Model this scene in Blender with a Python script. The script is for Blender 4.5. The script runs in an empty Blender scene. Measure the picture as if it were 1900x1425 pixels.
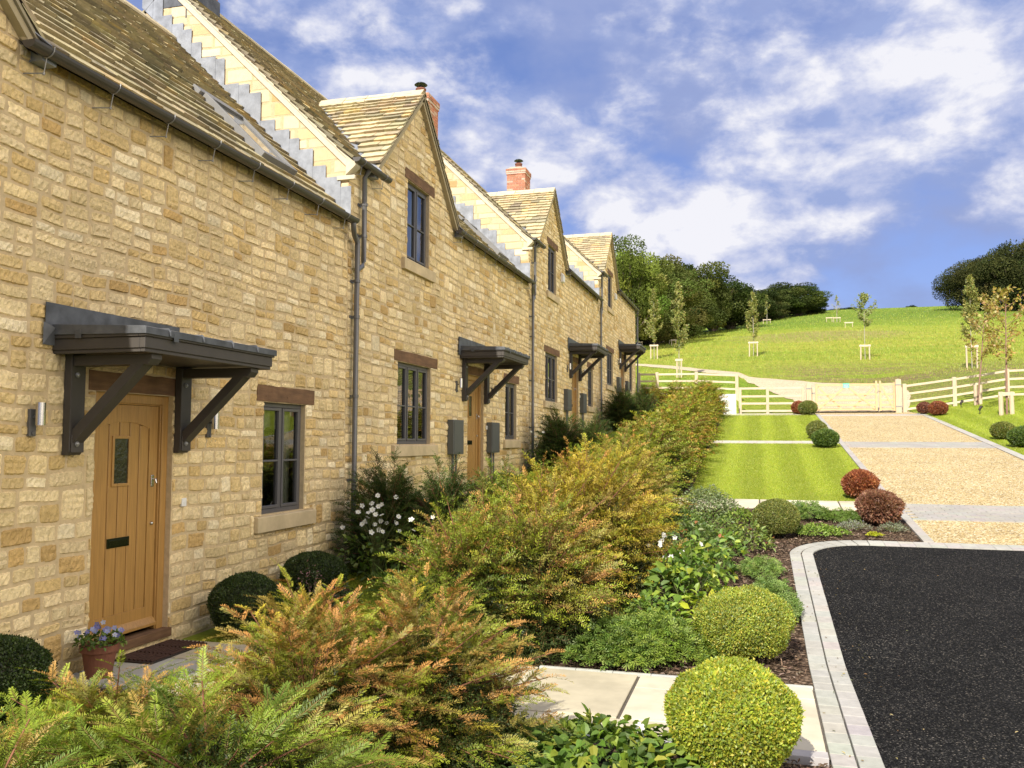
import bpy, math, random
import numpy as np
from mathutils import Matrix, Vector

rad = math.radians
S = bpy.context.scene
COL = S.collection

# ------------------------------------------------------------------ camera
FPX, HOR, VPX, ROLL = 1604.93, 817.36, 1405.34, .003446
pitch = math.atan((HOR - 712.5) / FPX)
yaw = math.atan((VPX - 950) / FPX * math.cos(pitch))
CAM = np.array([5.4, 0, 1.75])
F = np.array([-math.sin(yaw) * math.cos(pitch), math.cos(yaw) * math.cos(pitch), math.sin(pitch)])
R = np.array([math.cos(yaw), math.sin(yaw), 0]); U = np.cross(R, F)
R, U = R * math.cos(ROLL) + U * math.sin(ROLL), U * math.cos(ROLL) - R * math.sin(ROLL)
cd = bpy.data.cameras.new('camera'); cam = bpy.data.objects.new('camera', cd); COL.objects.link(cam)
cam.matrix_world = Matrix(((R[0], U[0], -F[0], CAM[0]), (R[1], U[1], -F[1], CAM[1]), (R[2], U[2], -F[2], CAM[2]), (0, 0, 0, 1)))
cd.sensor_width = 36; cd.lens = FPX / 1900 * 36; cd.clip_start = .05; cd.clip_end = 3000
S.camera = cam

# ------------------------------------------------------------------ light
SUN_EL, SUN_AZ = rad(38), rad(190)          # azimuth clockwise from +Y
SUND = Vector((math.cos(SUN_EL) * math.sin(SUN_AZ), math.cos(SUN_EL) * math.cos(SUN_AZ), math.sin(SUN_EL)))
sl = bpy.data.lights.new('sun', 'SUN'); sl.energy = 4.3; sl.angle = rad(.53); sl.color = (1, .93, .80)
so = bpy.data.objects.new('sun', sl); COL.objects.link(so); so.rotation_euler = SUND.to_track_quat('Z', 'Y').to_euler()
so.location = (0, -20, 40)
S.view_settings.view_transform = 'Standard'; S.view_settings.look = 'None'; S.view_settings.gamma = 1
S.view_settings.exposure = .74
S.render.engine = 'CYCLES'
S.cycles.max_bounces = 7; S.cycles.diffuse_bounces = 4; S.cycles.glossy_bounces = 3; S.cycles.transmission_bounces = 4
S.cycles.transparent_max_bounces = 8; S.cycles.caustics_reflective = False; S.cycles.caustics_refractive = False
try: S.cycles.use_denoising = True
except Exception: pass

W = bpy.data.worlds.new('World'); S.world = W; W.use_nodes = True
nt = W.node_tree; nt.nodes.clear()
def nd(t, k, **kw):
    n = t.nodes.new(k)
    for a, b in kw.items(): setattr(n, a, b)
    return n
def lk(t, a, b): t.links.new(a, b)
def math_(t, op, a, b=None, c=None, clamp=False):
    n = nd(t, 'ShaderNodeMath', operation=op, use_clamp=clamp)
    for i, v in enumerate((a, b, c)):
        if v is None: continue
        if isinstance(v, (int, float)): n.inputs[i].default_value = v
        else: lk(t, v, n.inputs[i])
    return n.outputs[0]
def vmath(t, op, a, b=None, scale=None):
    n = nd(t, 'ShaderNodeVectorMath', operation=op)
    for i, v in enumerate((a, b)):
        if v is None: continue
        if isinstance(v, (tuple, list)): n.inputs[i].default_value = v
        else: lk(t, v, n.inputs[i])
    if scale is not None: n.inputs['Scale'].default_value = scale
    return n
def ramp(t, fac, stops, interp='LINEAR'):
    n = nd(t, 'ShaderNodeValToRGB'); n.color_ramp.interpolation = interp
    while len(n.color_ramp.elements) < len(stops): n.color_ramp.elements.new(.5)
    for e, (p, c) in zip(n.color_ramp.elements, stops):
        e.position = p; e.color = tuple(c) + (1,) if len(c) == 3 else c
    lk(t, fac, n.inputs[0]); return n.outputs[0]
def noise(t, vec, scale, detail=4, rough=.5, dist=0, out=0):
    n = nd(t, 'ShaderNodeTexNoise'); n.inputs['Scale'].default_value = scale; n.inputs['Detail'].default_value = detail
    n.inputs['Roughness'].default_value = rough; n.inputs['Distortion'].default_value = dist
    if vec is not None: lk(t, vec, n.inputs['Vector'])
    return n.outputs[out]
def mixc(t, fac, a, b, mode='MIX'):
    n = nd(t, 'ShaderNodeMix', data_type='RGBA', blend_type=mode)
    for i, v in ((0, fac), (6, a), (7, b)):
        if isinstance(v, (int, float)): n.inputs[i].default_value = v
        elif isinstance(v, (tuple, list)): n.inputs[i].default_value = tuple(v) + (1,)
        else: lk(t, v, n.inputs[i])
    return n.outputs[2]

def pxdir(x, y):
    d = F + (x - 950) / FPX * R - (y - 712.5) / FPX * U
    return tuple(d / np.linalg.norm(d))
def build_world():
    t = nt
    out = nd(t, 'ShaderNodeOutputWorld'); bg = nd(t, 'ShaderNodeBackground')
    sky = nd(t, 'ShaderNodeTexSky', sky_type='NISHITA'); sky.sun_disc = False
    sky.sun_elevation = SUN_EL; sky.sun_rotation = SUN_AZ; sky.altitude = 100; sky.air_density = 1.0; sky.dust_density = .4; sky.ozone_density = 3.0
    tc = nd(t, 'ShaderNodeTexCoord'); d = tc.outputs['Generated']
    sx = nd(t, 'ShaderNodeSeparateXYZ'); lk(t, d, sx.inputs[0])
    # cloud cover: puffs stretched sideways, gathered in banks (directions in the sky)
    banks = [(900, 230, .10, 1.0), (760, 150, .07, .7), (1000, 300, .085, .9), (1150, 350, .05, .9), (1180, 400, .065, 1.15), (1210, 450, .06, .6), (1390, 470, .085, 1.0), (1500, 500, .06, .6),
             (1545, 410, .05, .8), (1440, 190, .06, .8), (1720, 125, .05, 1.0), (1640, 165, .035, .8), (1600, 330, .045, .9), (1290, 370, .03, .7), (1830, 50, .09, .8), (1620, 290, .09, .7), (1720, 330, .08, .5), (1640, 170, .04, .5),
             (640, 20, .10, .5), (1350, 370, .06, .8), (1250, 130, .06, .35), (1050, 230, .06, .6), (1890, 240, .08, .7), (1270, 490, .08, .5), (620, 150, .10, .45), (1580, 20, .07, .5)]
    gaps = [(950, 60, .09, .8), (1230, 260, .055, .8), (1100, 180, .04, .35), (1620, 500, .085, 1.1), (1750, 470, .09, 1.0), (1500, 260, .05, .3), (1150, 80, .07, .5), (1700, 230, .04, .5), (1300, 60, .05, .3)]
    wn = nd(t, 'ShaderNodeTexNoise'); wn.inputs['Scale'].default_value = 9; wn.inputs['Detail'].default_value = 3; lk(t, d, wn.inputs['Vector'])
    dw = vmath(t, 'ADD', d, vmath(t, 'SCALE', vmath(t, 'SUBTRACT', wn.outputs['Color'], (.5, .5, .5)).outputs[0], scale=.055).outputs[0]).outputs[0]
    acc = None
    for sg, lst in ((1, banks), (-1, gaps)):
        for x, y, r, w in lst:
            e = math_(t, 'DIVIDE', vmath(t, 'DISTANCE', dw, pxdir(x, y)).outputs['Value'], r)
            g_ = math_(t, 'MULTIPLY', math_(t, 'POWER', 2.718, math_(t, 'MULTIPLY', math_(t, 'MULTIPLY', e, e), -1.0)), w * sg)
            acc = g_ if acc is None else math_(t, 'ADD', acc, g_)
    mp = nd(t, 'ShaderNodeMapping'); mp.inputs['Scale'].default_value = (1, 1, 1.7); lk(t, d, mp.inputs[0]); ds = mp.outputs[0]
    n1 = noise(t, ds, 5.0, 5, .55, .1); n2 = noise(t, ds, 13.0, 9, .58, .15); n3 = noise(t, ds, 40.0, 6, .6, .1)
    # billows: rounded cell tops
    vo = nd(t, 'ShaderNodeTexVoronoi', feature='SMOOTH_F1'); vo.inputs['Scale'].default_value = 17; vo.inputs['Smoothness'].default_value = .6
    lk(t, vmath(t, 'ADD', ds, vmath(t, 'SCALE', vmath(t, 'SUBTRACT', wn.outputs['Color'], (.5, .5, .5)).outputs[0], scale=.06).outputs[0]).outputs[0], vo.inputs['Vector'])
    bil = math_(t, 'SUBTRACT', .55, vo.outputs['Distance'])
    nn = math_(t, 'ADD', math_(t, 'ADD', math_(t, 'MULTIPLY', n1, .9), math_(t, 'MULTIPLY', n2, .85)), math_(t, 'ADD', math_(t, 'MULTIPLY', n3, .42), math_(t, 'MULTIPLY', bil, .55)))
    den = math_(t, 'ADD', math_(t, 'MULTIPLY', acc, .29), math_(t, 'SUBTRACT', nn, 1.01))
    cover = ramp(t, den, [(.0, (0, 0, 0)), (.07, (.12,) * 3), (.18, (.42,) * 3), (.34, (.84,) * 3), (.52, (1, 1, 1))])
    lit = math_(t, 'ADD', math_(t, 'MULTIPLY', den, .55), math_(t, 'MULTIPLY', math_(t, 'SUBTRACT', n2, .46), 1.7))
    ccol = ramp(t, lit, [(.0, (1.35, 1.7, 2.9)), (.26, (2.15, 2.35, 3.25)), (.58, (3.6, 3.6, 3.85))])
    base = mixc(t, 1.0, sky.outputs[0], (.72, .64, .80), 'MULTIPLY')
    veil = ramp(t, n1, [(.40, (.0,) * 3), (.60, (1.0,) * 3)])
    base = mixc(t, .6, base, (.62, .96, 2.08))
    base = mixc(t, veil, base, (1.25, 1.55, 2.7))
    horizon = ramp(t, sx.outputs[2], [(0.0, (.55,) * 3), (.22, (0, 0, 0))])
    base = mixc(t, horizon, base, (.95, 1.35, 2.6))
    vis = mixc(t, cover, base, ccol)
    # added bright cloud glow, unseen on the +X side, fills the shaded house fronts
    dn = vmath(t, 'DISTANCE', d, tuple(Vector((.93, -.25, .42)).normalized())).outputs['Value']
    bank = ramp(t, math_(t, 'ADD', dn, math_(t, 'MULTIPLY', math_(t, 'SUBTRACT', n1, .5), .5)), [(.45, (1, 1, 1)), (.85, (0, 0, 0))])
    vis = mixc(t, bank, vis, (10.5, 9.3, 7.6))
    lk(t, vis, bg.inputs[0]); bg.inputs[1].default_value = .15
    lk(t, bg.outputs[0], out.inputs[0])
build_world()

# ------------------------------------------------------------------ terrain
GY = np.array([-60, 8.0, 16.4, 26.2, 36, 39, 44, 50, 58, 72, 110, 170, 200, 260, 400.])
GZ = np.array([-.17, -.17, .61, 1.71, 2.80, 2.98, 4.0, 5.2, 6.6, 9.0, 15.6, 26.3, 28.6, 29.2, 27])
def smooth(a):
    a = np.clip(a, 0, 1); return a * a * (3 - 2 * a)
def terr(X, Y):
    X = np.asarray(X, float); Y = np.asarray(Y, float)
    z = np.interp(Y, GY, GZ)
    z = z - 4.5 * smooth((22 - X) / 60) * smooth((Y - 60) / 110)
    z = z + .62 * smooth((X - 11) / 5.5) * smooth((Y - 28) / 9) * smooth((60 - Y) / 18)
    z = z + .45 * smooth((4.9 - X) / .5) * smooth((Y - 38.6) / .8) * smooth((60 - Y) / 18)
    return z
def tz(x, y): return float(terr(x, y))

# ------------------------------------------------------------------ mesh tools
class MB:
    def __init__(s): s.V = []; s.F = []; s.C = []; s.n = 0; s.hascol = False
    def add(s, V, Fc, col=None):
        V = np.asarray(V, float).reshape(-1, 3)
        groups = Fc if isinstance(Fc, list) and len(Fc) and isinstance(Fc[0], np.ndarray) else None
        if groups is None:
            by = {}
            for f in Fc: by.setdefault(len(f), []).append(f)
            groups = [np.array(v) for v in by.values()]
        for g_ in groups:
            s.F.append(g_.astype(np.int64) + s.n)
            if col is None: c = np.full((len(g_), 3), .8)
            else:
                c = np.asarray(col, float)
                c = np.broadcast_to(c, (len(g_), 3)) if c.ndim == 1 else c
                s.hascol = True
            s.C.append(c)
        s.V.append(V); s.n += len(V)
    def box(s, x0, x1, y0, y1, z0, z1, col=None):
        V = [(x, y, z) for x in (x0, x1) for y in (y0, y1) for z in (z0, z1)]
        s.add(V, BOXF, col)
    def obox(s, c, ax, ay, az, hx, hy, hz, col=None):
        c, ax, ay, az = (np.asarray(q, float) for q in (c, ax, ay, az))
        V = [c + ax * hx * i + ay * hy * j + az * hz * k for i in (-1, 1) for j in (-1, 1) for k in (-1, 1)]
        s.add(V, BOXF, col)
    def bar(s, a, b, w, h, up=(0, 0, 1), col=None):
        a, b = np.asarray(a, float), np.asarray(b, float); d = b - a; L = np.linalg.norm(d); d = d / L
        u = np.asarray(up, float); u = u - d * (u @ d); u /= np.linalg.norm(u); r = np.cross(d, u)
        s.obox((a + b) / 2, d, r, u, L / 2, w / 2, h / 2, col)
    def tube(s, pts, rr, n=8, col=None, cap=True):
        pts = [np.asarray(p, float) for p in pts]; m = len(pts)
        rr = [rr] * m if isinstance(rr, (int, float)) else rr
        V = []; ref = np.array([.123, .31, .94])
        for i in range(m):
            d = pts[min(i + 1, m - 1)] - pts[max(i - 1, 0)]; d = d / (np.linalg.norm(d) + 1e-9)
            a = np.cross(d, ref); a /= np.linalg.norm(a); b = np.cross(d, a)
            for k in range(n):
                t = 2 * math.pi * k / n; V.append(pts[i] + rr[i] * (a * math.cos(t) + b * math.sin(t)))
        Fc = [(i * n + k, i * n + (k + 1) % n, (i + 1) * n + (k + 1) % n, (i + 1) * n + k) for i in range(m - 1) for k in range(n)]
        s.add(V, Fc, col)
        if cap:
            s.add(V[:n], [tuple(range(n))[::-1]], col); s.add(V[-n:], [tuple(range(n))], col)
    def lathe(s, prof, c=(0, 0, 0), n=24, col=None):
        c = np.asarray(c, float); V = []
        for r, z in prof:
            for k in range(n):
                t = 2 * math.pi * k / n; V.append(c + (r * math.cos(t), r * math.sin(t), z))
        m = len(prof)
        s.add(V, [(i * n + k, i * n + (k + 1) % n, (i + 1) * n + (k + 1) % n, (i + 1) * n + k) for i in range(m - 1) for k in range(n)], col)
    def prism(s, poly, ax, a, b, col=None):
        # poly: 2-D outline in the two axes other than ax, extruded from a to b along ax
        k = len(poly)
        def P(q, w):
            return {'x': (w, q[0], q[1]), 'y': (q[0], w, q[1]), 'z': (q[0], q[1], w)}[ax]
        V = [P(q, a) for q in poly] + [P(q, b) for q in poly]
        s.add(V, [tuple(range(k))[::-1], tuple(range(k, 2 * k))] + [(i, (i + 1) % k, k + (i + 1) % k, k + i) for i in range(k)], col)
    def build(s, name, mat, parent=None, smooth=False, bevel=0, loc=None, fixn=False):
        me = bpy.data.meshes.new(name)
        V = np.concatenate(s.V) if s.V else np.zeros((0, 3))
        me.vertices.add(len(V)); me.vertices.foreach_set('co', V.astype(np.float32).ravel())
        idx = np.concatenate([f.ravel() for f in s.F]); tot = np.concatenate([np.full(len(f), f.shape[1]) for f in s.F])
        me.loops.add(len(idx)); me.loops.foreach_set('vertex_index', idx.astype(np.int32))
        me.polygons.add(len(tot)); st = np.concatenate([[0], np.cumsum(tot)[:-1]])
        me.polygons.foreach_set('loop_start', st.astype(np.int32)); me.polygons.foreach_set('loop_total', tot.astype(np.int32))
        if s.hascol:
            a = me.attributes.new('col', 'FLOAT_COLOR', 'FACE')
            C = np.concatenate(s.C); C4 = np.ones((len(C), 4)); C4[:, :3] = C
            a.data.foreach_set('color', C4.astype(np.float32).ravel())
        me.polygons.foreach_set('use_smooth', np.full(len(tot), bool(smooth)))
        me.update(calc_edges=True); me.validate()
        if fixn:
            import bmesh
            bm = bmesh.new(); bm.from_mesh(me); bmesh.ops.recalc_face_normals(bm, faces=bm.faces); bm.to_mesh(me); bm.free()
        me.materials.append(mat)
        o = bpy.data.objects.new(name, me); COL.objects.link(o)
        if parent is not None: o.parent = parent
        if loc is not None: o.location = loc
        if bevel:
            md = o.modifiers.new('bevel', 'BEVEL'); md.width = bevel; md.segments = 2; md.limit_method = 'ANGLE'; md.angle_limit = rad(50)
        return o
BOXF = [(0, 1, 3, 2), (4, 6, 7, 5), (0, 4, 5, 1), (2, 3, 7, 6), (0, 2, 6, 4), (1, 5, 7, 3)]
def tag(o, label=None, cat=None, group=None, kind=None):
    if label: o['label'] = label
    if cat: o['category'] = cat
    if group: o['group'] = group
    if kind: o['kind'] = kind
    return o
def thing(name, loc, label, cat, group=None, rz=0):
    o = bpy.data.objects.new(name, None); COL.objects.link(o); o.location = loc; o.rotation_euler = (0, 0, rz); o.empty_display_size = .2
    return tag(o, label, cat, group)
def dup(root, loc, rz=0, sc=1, label=None, group=None, cat=None):
    r = root.copy(); COL.objects.link(r); r.location = loc; r.rotation_euler = (0, 0, rz); r.scale = (sc,) * 3 if isinstance(sc, (int, float)) else sc
    if label: r['label'] = label
    if group: r['group'] = group
    if cat: r['category'] = cat
    for ch in list(root.children):
        c = ch.copy(); COL.objects.link(c); c.parent = r
        for g_ in list(ch.children):
            d = g_.copy(); COL.objects.link(d); d.parent = c
    return r

# ------------------------------------------------------------------ materials
MATS = {}
def mat(name, col=(.5, .5, .5), rough=.7, var=.15, vs=8, bump=0, bs=60, attr=False, metal=0, spec=.5, objcol=False, detail=6, stretch=None, var2=0, v2s=1.2, dist=.02, coat=0):
    m = bpy.data.materials.new(name); m.use_nodes = True; t = m.node_tree; b = t.nodes['Principled BSDF']; MATS[name] = m
    tc = nd(t, 'ShaderNodeTexCoord'); v = tc.outputs['Object']
    if stretch:
        mp = nd(t, 'ShaderNodeMapping'); mp.inputs['Scale'].default_value = stretch; lk(t, v, mp.inputs[0]); v = mp.outputs[0]
    n = noise(t, v, vs, detail, .6)
    if attr:
        at = nd(t, 'ShaderNodeAttribute'); at.attribute_name = 'col'; base = at.outputs['Color']
    else:
        rg = nd(t, 'ShaderNodeRGB'); rg.outputs[0].default_value = tuple(col) + (1,); base = rg.outputs[0]
    if objcol:
        oi = nd(t, 'ShaderNodeObjectInfo'); base = mixc(t, 1.0, base, oi.outputs['Color'], 'MULTIPLY')
    f = ramp(t, n, [(.25, (1 - var,) * 3), (.75, (1 + var,) * 3)])
    base = mixc(t, 1.0, base, f, 'MULTIPLY')
    if var2:
        n2 = noise(t, tc.outputs['Object'], v2s, 3, .5)
        base = mixc(t, 1.0, base, ramp(t, n2, [(.3, (1 - var2,) * 3), (.7, (1 + var2,) * 3)]), 'MULTIPLY')
    lk(t, base, b.inputs['Base Color'])
    b.inputs['Roughness'].default_value = rough; b.inputs['Metallic'].default_value = metal; b.inputs['Specular IOR Level'].default_value = spec
    if coat: b.inputs['Coat Weight'].default_value = coat; b.inputs['Coat Roughness'].default_value = .15
    if bump:
        bn = nd(t, 'ShaderNodeBump'); bn.inputs['Strength'].default_value = bump; bn.inputs['Distance'].default_value = dist
        lk(t, noise(t, v, bs, 5, .6), bn.inputs['Height']); lk(t, bn.outputs[0], b.inputs['Normal'])
    return m
def leafmat(name, trans=.35, rough=.45, gl=.05):
    m = bpy.data.materials.new(name); m.use_nodes = True; t = m.node_tree; t.nodes.clear(); MATS[name] = m
    out = nd(t, 'ShaderNodeOutputMaterial'); at = nd(t, 'ShaderNodeAttribute'); at.attribute_name = 'col'
    oi = nd(t, 'ShaderNodeObjectInfo'); c = mixc(t, 1.0, at.outputs['Color'], oi.outputs['Color'], 'MULTIPLY')
    d = nd(t, 'ShaderNodeBsdfDiffuse'); tr = nd(t, 'ShaderNodeBsdfTranslucent'); g_ = nd(t, 'ShaderNodeBsdfGlossy'); g_.inputs['Roughness'].default_value = rough
    g_.inputs['Color'].default_value = (1, 1, 1, 1)
    lk(t, c, d.inputs[0]); lk(t, mixc(t, 1.0, c, (1.15, 1.25, .6), 'MULTIPLY'), tr.inputs[0])
    m1 = nd(t, 'ShaderNodeMixShader'); m1.inputs[0].default_value = trans; lk(t, d.outputs[0], m1.inputs[1]); lk(t, tr.outputs[0], m1.inputs[2])
    m2 = nd(t, 'ShaderNodeMixShader'); m2.inputs[0].default_value = gl; lk(t, m1.outputs[0], m2.inputs[1]); lk(t, g_.outputs[0], m2.inputs[2])
    lk(t, m2.outputs[0], out.inputs[0]); return m

stoneM = mat('rubble_stone', attr=True, rough=.92, var=.24, vs=30, bump=1.0, bs=55, spec=.12, dist=.014, var2=.13, v2s=1.1)
ashlarM = mat('sawn_stone', attr=True, rough=.9, var=.10, vs=14, bump=.35, bs=90, spec=.15, dist=.004)
mortarM = mat('lime_mortar', (.53, .42, .26), rough=.95, var=.18, vs=18, bump=.5, bs=90, spec=.1, dist=.004)
slateM = mat('stone_slate', attr=True, rough=.95, var=.22, vs=18, bump=.6, bs=60, spec=.1, dist=.006, var2=.15, v2s=1.5)
underM = mat('roof_felt', (.06, .05, .04), rough=.95)
sillM = mat('cut_stone', (.54, .44, .28), rough=.9, var=.10, vs=9, bump=.25, bs=90, spec=.15, dist=.003, var2=.12, v2s=3)
leadM = mat('lead_sheet', (.085, .092, .105), rough=.5, var=.35, vs=7, bump=.3, bs=9, metal=.15, dist=.006, var2=.25, v2s=3.5)
leadL = mat('flashing_lead', (.24, .26, .30), rough=.6, var=.28, vs=9, bump=.15, bs=14, metal=.1, dist=.002, var2=.25, v2s=4)
oakM = mat('varnished_oak', (.38, .215, .066), rough=.42, var=.22, vs=9, bump=.12, bs=30, stretch=(6, 6, .35), coat=.15, dist=.002)
beamM = mat('weathered_beam', (.155, .085, .042), rough=.85, var=.35, vs=8, bump=.6, bs=26, stretch=(3, .35, 3), dist=.006, var2=.2, v2s=6)
frameM = mat('grey_window_paint', (.105, .102, .105), rough=.45, var=.05, spec=.5)
canopyM = mat('dark_canopy_paint', (.060, .053, .048), rough=.5, var=.10, vs=6, spec=.4)
gutM = mat('dark_gutter_metal', (.068, .062, .058), rough=.42, var=.12, vs=5, spec=.5)
pipeM = mat('grey_downpipe', (.105, .105, .105), rough=.33, var=.1, vs=4, spec=.8)
steelM = mat('brushed_steel', (.55, .54, .52), rough=.25, metal=1, var=.05)
boxM = mat('grey_cabinet', (.095, .10, .095), rough=.5, var=.05)
whiteM = mat('white_plastic', (.75, .75, .74), rough=.4, var=.03)
blackM = mat('black_rubber', (.025, .018, .014), rough=.6, var=.2, vs=20)
brassM = mat('dark_letter_plate', (.05, .06, .03), rough=.18, metal=.8)
brickM = mat('red_brick', attr=True, rough=.9, var=.22, vs=25, bump=.4, bs=80, dist=.004)
terraM = mat('terracotta', (.20, .075, .045), rough=.8, var=.15, vs=10, bump=.2)
woodM = mat('pale_oak_rail', (.60, .50, .37), rough=.85, var=.16, vs=7, bump=.3, bs=30, stretch=(.6, 3, 3), dist=.004, var2=.12, v2s=2)
postM = mat('pale_oak_post', (.54, .44, .31), rough=.85, var=.18, vs=7, bump=.3, bs=30, stretch=(3, 3, .5), dist=.004)
gateM = mat('new_softwood', (.58, .42, .23), rough=.75, var=.10, vs=6)
barkM = mat('bark', (.13, .10, .075), rough=.95, var=.3, vs=12, bump=.5, bs=30, stretch=(1, 1, .3))
paleBarkM = mat('pale_bark', (.36, .33, .25), rough=.9, var=.2, vs=12)
redBarkM = mat('reddish_bark', (.26, .15, .11), rough=.8, var=.2, vs=12)
yewBarkM = mat('yew_stem', (.20, .085, .045), rough=.9, var=.3, vs=30)
twigM = mat('twiggy_core', (.055, .05, .025), rough=1, var=.5, vs=40, bump=1, bs=60)
flagM = mat('sandstone_flag', attr=True, rough=.85, var=.16, vs=3.5, bump=.3, bs=22, spec=.2, dist=.006, var2=.18, v2s=1.6)
settM = mat('grey_sett', attr=True, rough=.9, var=.12, vs=16, bump=.3, bs=60, spec=.12, dist=.002, var2=.08, v2s=2)
jointM = mat('joint_sand', (.10, .085, .065), rough=1, var=.3, vs=30)
leafM = leafmat('leaf', .35, .5, .03); treeM = leafmat('tree_leaf', .25, .7, .0); needleM = leafmat('needle', .12, .5, .02); grassM = leafmat('grass_blade', .4, .5, .03); petalM = leafmat('petal', .35, .5, .02)
chipM = mat('bark_chip', attr=True, rough=.9, var=.25, vs=40)

def glass_mat():
    m = bpy.data.materials.new('window_glass'); m.use_nodes = True; t = m.node_tree; t.nodes.clear()
    out = nd(t, 'ShaderNodeOutputMaterial'); tr = nd(t, 'ShaderNodeBsdfTransparent'); tr.inputs[0].default_value = (.62, .68, .66, 1)
    g_ = nd(t, 'ShaderNodeBsdfGlossy'); g_.inputs['Roughness'].default_value = .012
    tc = nd(t, 'ShaderNodeTexCoord'); bn = nd(t, 'ShaderNodeBump'); bn.inputs['Strength'].default_value = .25; bn.inputs['Distance'].default_value = .01
    lk(t, noise(t, tc.outputs['Object'], 2.2, 1, .4), bn.inputs['Height']); lk(t, bn.outputs[0], g_.inputs['Normal'])
    fr = nd(t, 'ShaderNodeFresnel'); fr.inputs[0].default_value = 1.75
    mx = nd(t, 'ShaderNodeMixShader'); lk(t, math_(t, 'MULTIPLY', fr.outputs[0], 1.7, clamp=True), mx.inputs[0]); lk(t, tr.outputs[0], mx.inputs[1]); lk(t, g_.outputs[0], mx.inputs[2])
    lk(t, mx.outputs[0], out.inputs[0]); return m
glassM = glass_mat()

def ground_mats():
    # mown lawn with stripes running away from the camera (along Y)
    m = bpy.data.materials.new('mown_lawn'); m.use_nodes = True; t = m.node_tree; b = t.nodes['Principled BSDF']
    tc = nd(t, 'ShaderNodeTexCoord'); v = tc.outputs['Object']; sx = nd(t, 'ShaderNodeSeparateXYZ'); lk(t, v, sx.inputs[0])
    wob = math_(t, 'MULTIPLY', noise(t, v, 1.3, 3), .12)
    st = math_(t, 'SINE', math_(t, 'MULTIPLY', math_(t, 'ADD', sx.outputs[0], wob), 2 * math.pi / .92))
    stripe = ramp(t, st, [(.35, (.0,) * 3), (.65, (1,) * 3)])
    c = mixc(t, stripe, (.25, .32, .022), (.33, .40, .04))
    mp = nd(t, 'ShaderNodeMapping'); mp.inputs['Scale'].default_value = (.8, 2.6, 1); lk(t, v, mp.inputs[0])
    c = mixc(t, 1.0, c, ramp(t, noise(t, mp.outputs[0], 7, 6, .7), [(.25, (.62, .7, .55)), (.75, (1.3, 1.22, 1.3))]), 'MULTIPLY')
    c = mixc(t, ramp(t, noise(t, v, .9, 3), [(.45, (0, 0, 0)), (.75, (.5,) * 3)]), c, (.25, .29, .055))
    lk(t, c, b.inputs['Base Color']); b.inputs['Roughness'].default_value = .8; b.inputs['Specular IOR Level'].default_value = .15
    bn = nd(t, 'ShaderNodeBump'); bn.inputs['Strength'].default_value = .8; bn.inputs['Distance'].default_value = .03
    lk(t, noise(t, v, 90, 4, .7), bn.inputs['Height']); lk(t, bn.outputs[0], b.inputs['Normal']); MATS['lawn'] = m
    # meadow
    m = bpy.data.materials.new('meadow'); m.use_nodes = True; t = m.node_tree; b = t.nodes['Principled BSDF']
    tc = nd(t, 'ShaderNodeTexCoord'); v = tc.outputs['Object']; sx = nd(t, 'ShaderNodeSeparateXYZ'); lk(t, v, sx.inputs[0])
    mp = nd(t, 'ShaderNodeMapping'); mp.inputs['Scale'].default_value = (.35, 1.0, 1); lk(t, v, mp.inputs[0]); w = mp.outputs[0]
    n1 = noise(t, w, .085, 6, .6, .3); n2 = noise(t, w, .6, 6, .65); n3 = noise(t, v, 6, 5, .7)
    c = ramp(t, n1, [(.30, (.20, .32, .03)), (.44, (.26, .37, .04)), (.54, (.38, .43, .06)), (.66, (.28, .38, .045)), (.8, (.18, .30, .03))])
    # dry yellow belt and the worn brown patches on the slope
    bandy = ramp(t, math_(t, 'DIVIDE', sx.outputs[1], 200), [(.24, (0, 0, 0)), (.33, (.55,) * 3), (.42, (.7,) * 3), (.52, (.1,) * 3), (.8, (0, 0, 0))])
    c = mixc(t, mixc(t, 1.0, bandy, ramp(t, n2, [(.35, (.2,) * 3), (.65, (1,) * 3)]), 'MULTIPLY'), c, (.50, .44, .09))
    worn = math_(t, 'MULTIPLY', ramp(t, math_(t, 'DIVIDE', sx.outputs[1], 200), [(.19, (0, 0, 0)), (.225, (1, 1, 1)), (.27, (.9,) * 3), (.31, (0, 0, 0))]), ramp(t, n2, [(.34, (0, 0, 0)), (.56, (.95,) * 3)]))
    worn = math_(t, 'MULTIPLY', worn, ramp(t, math_(t, 'DIVIDE', sx.outputs[0], 40), [(.12, (0, 0, 0)), (.22, (1, 1, 1))]))
    c = mixc(t, worn, c, (.30, .22, .12))
    dn = vmath(t, 'LENGTH', vmath(t, 'MULTIPLY', vmath(t, 'SUBTRACT', v, (11.5, 93, 0)).outputs[0], (.09, .075, 0)).outputs[0]).outputs['Value']
    patch = ramp(t, math_(t, 'ADD', math_(t, 'ADD', dn, .15), math_(t, 'MULTIPLY', math_(t, 'SUBTRACT', n2, .5), 1.3)), [(.75, (1, 1, 1)), (1.0, (0, 0, 0))])
    c = mixc(t, math_(t, 'MULTIPLY', patch, .6), c, (.40, .31, .14))
    dk = ramp(t, math_(t, 'DIVIDE', sx.outputs[1], 200), [(.50, (0, 0, 0)), (.64, (.75,) * 3)])  # tree shade below the skyline, painted into the meadow colour
    c = mixc(t, dk, c, (.13, .22, .035))
    c = mixc(t, 1.0, c, ramp(t, n3, [(.3, (.6, .62, .6)), (.7, (1.35, 1.3, 1.3))]), 'MULTIPLY')
    c = mixc(t, 1.0, c, ramp(t, noise(t, w, 2.2, 5, .7), [(.3, (.72, .76, .7)), (.7, (1.22, 1.2, 1.2))]), 'MULTIPLY')
    lk(t, c, b.inputs['Base Color']); b.inputs['Roughness'].default_value = .9; b.inputs['Specular IOR Level'].default_value = .1
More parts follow.
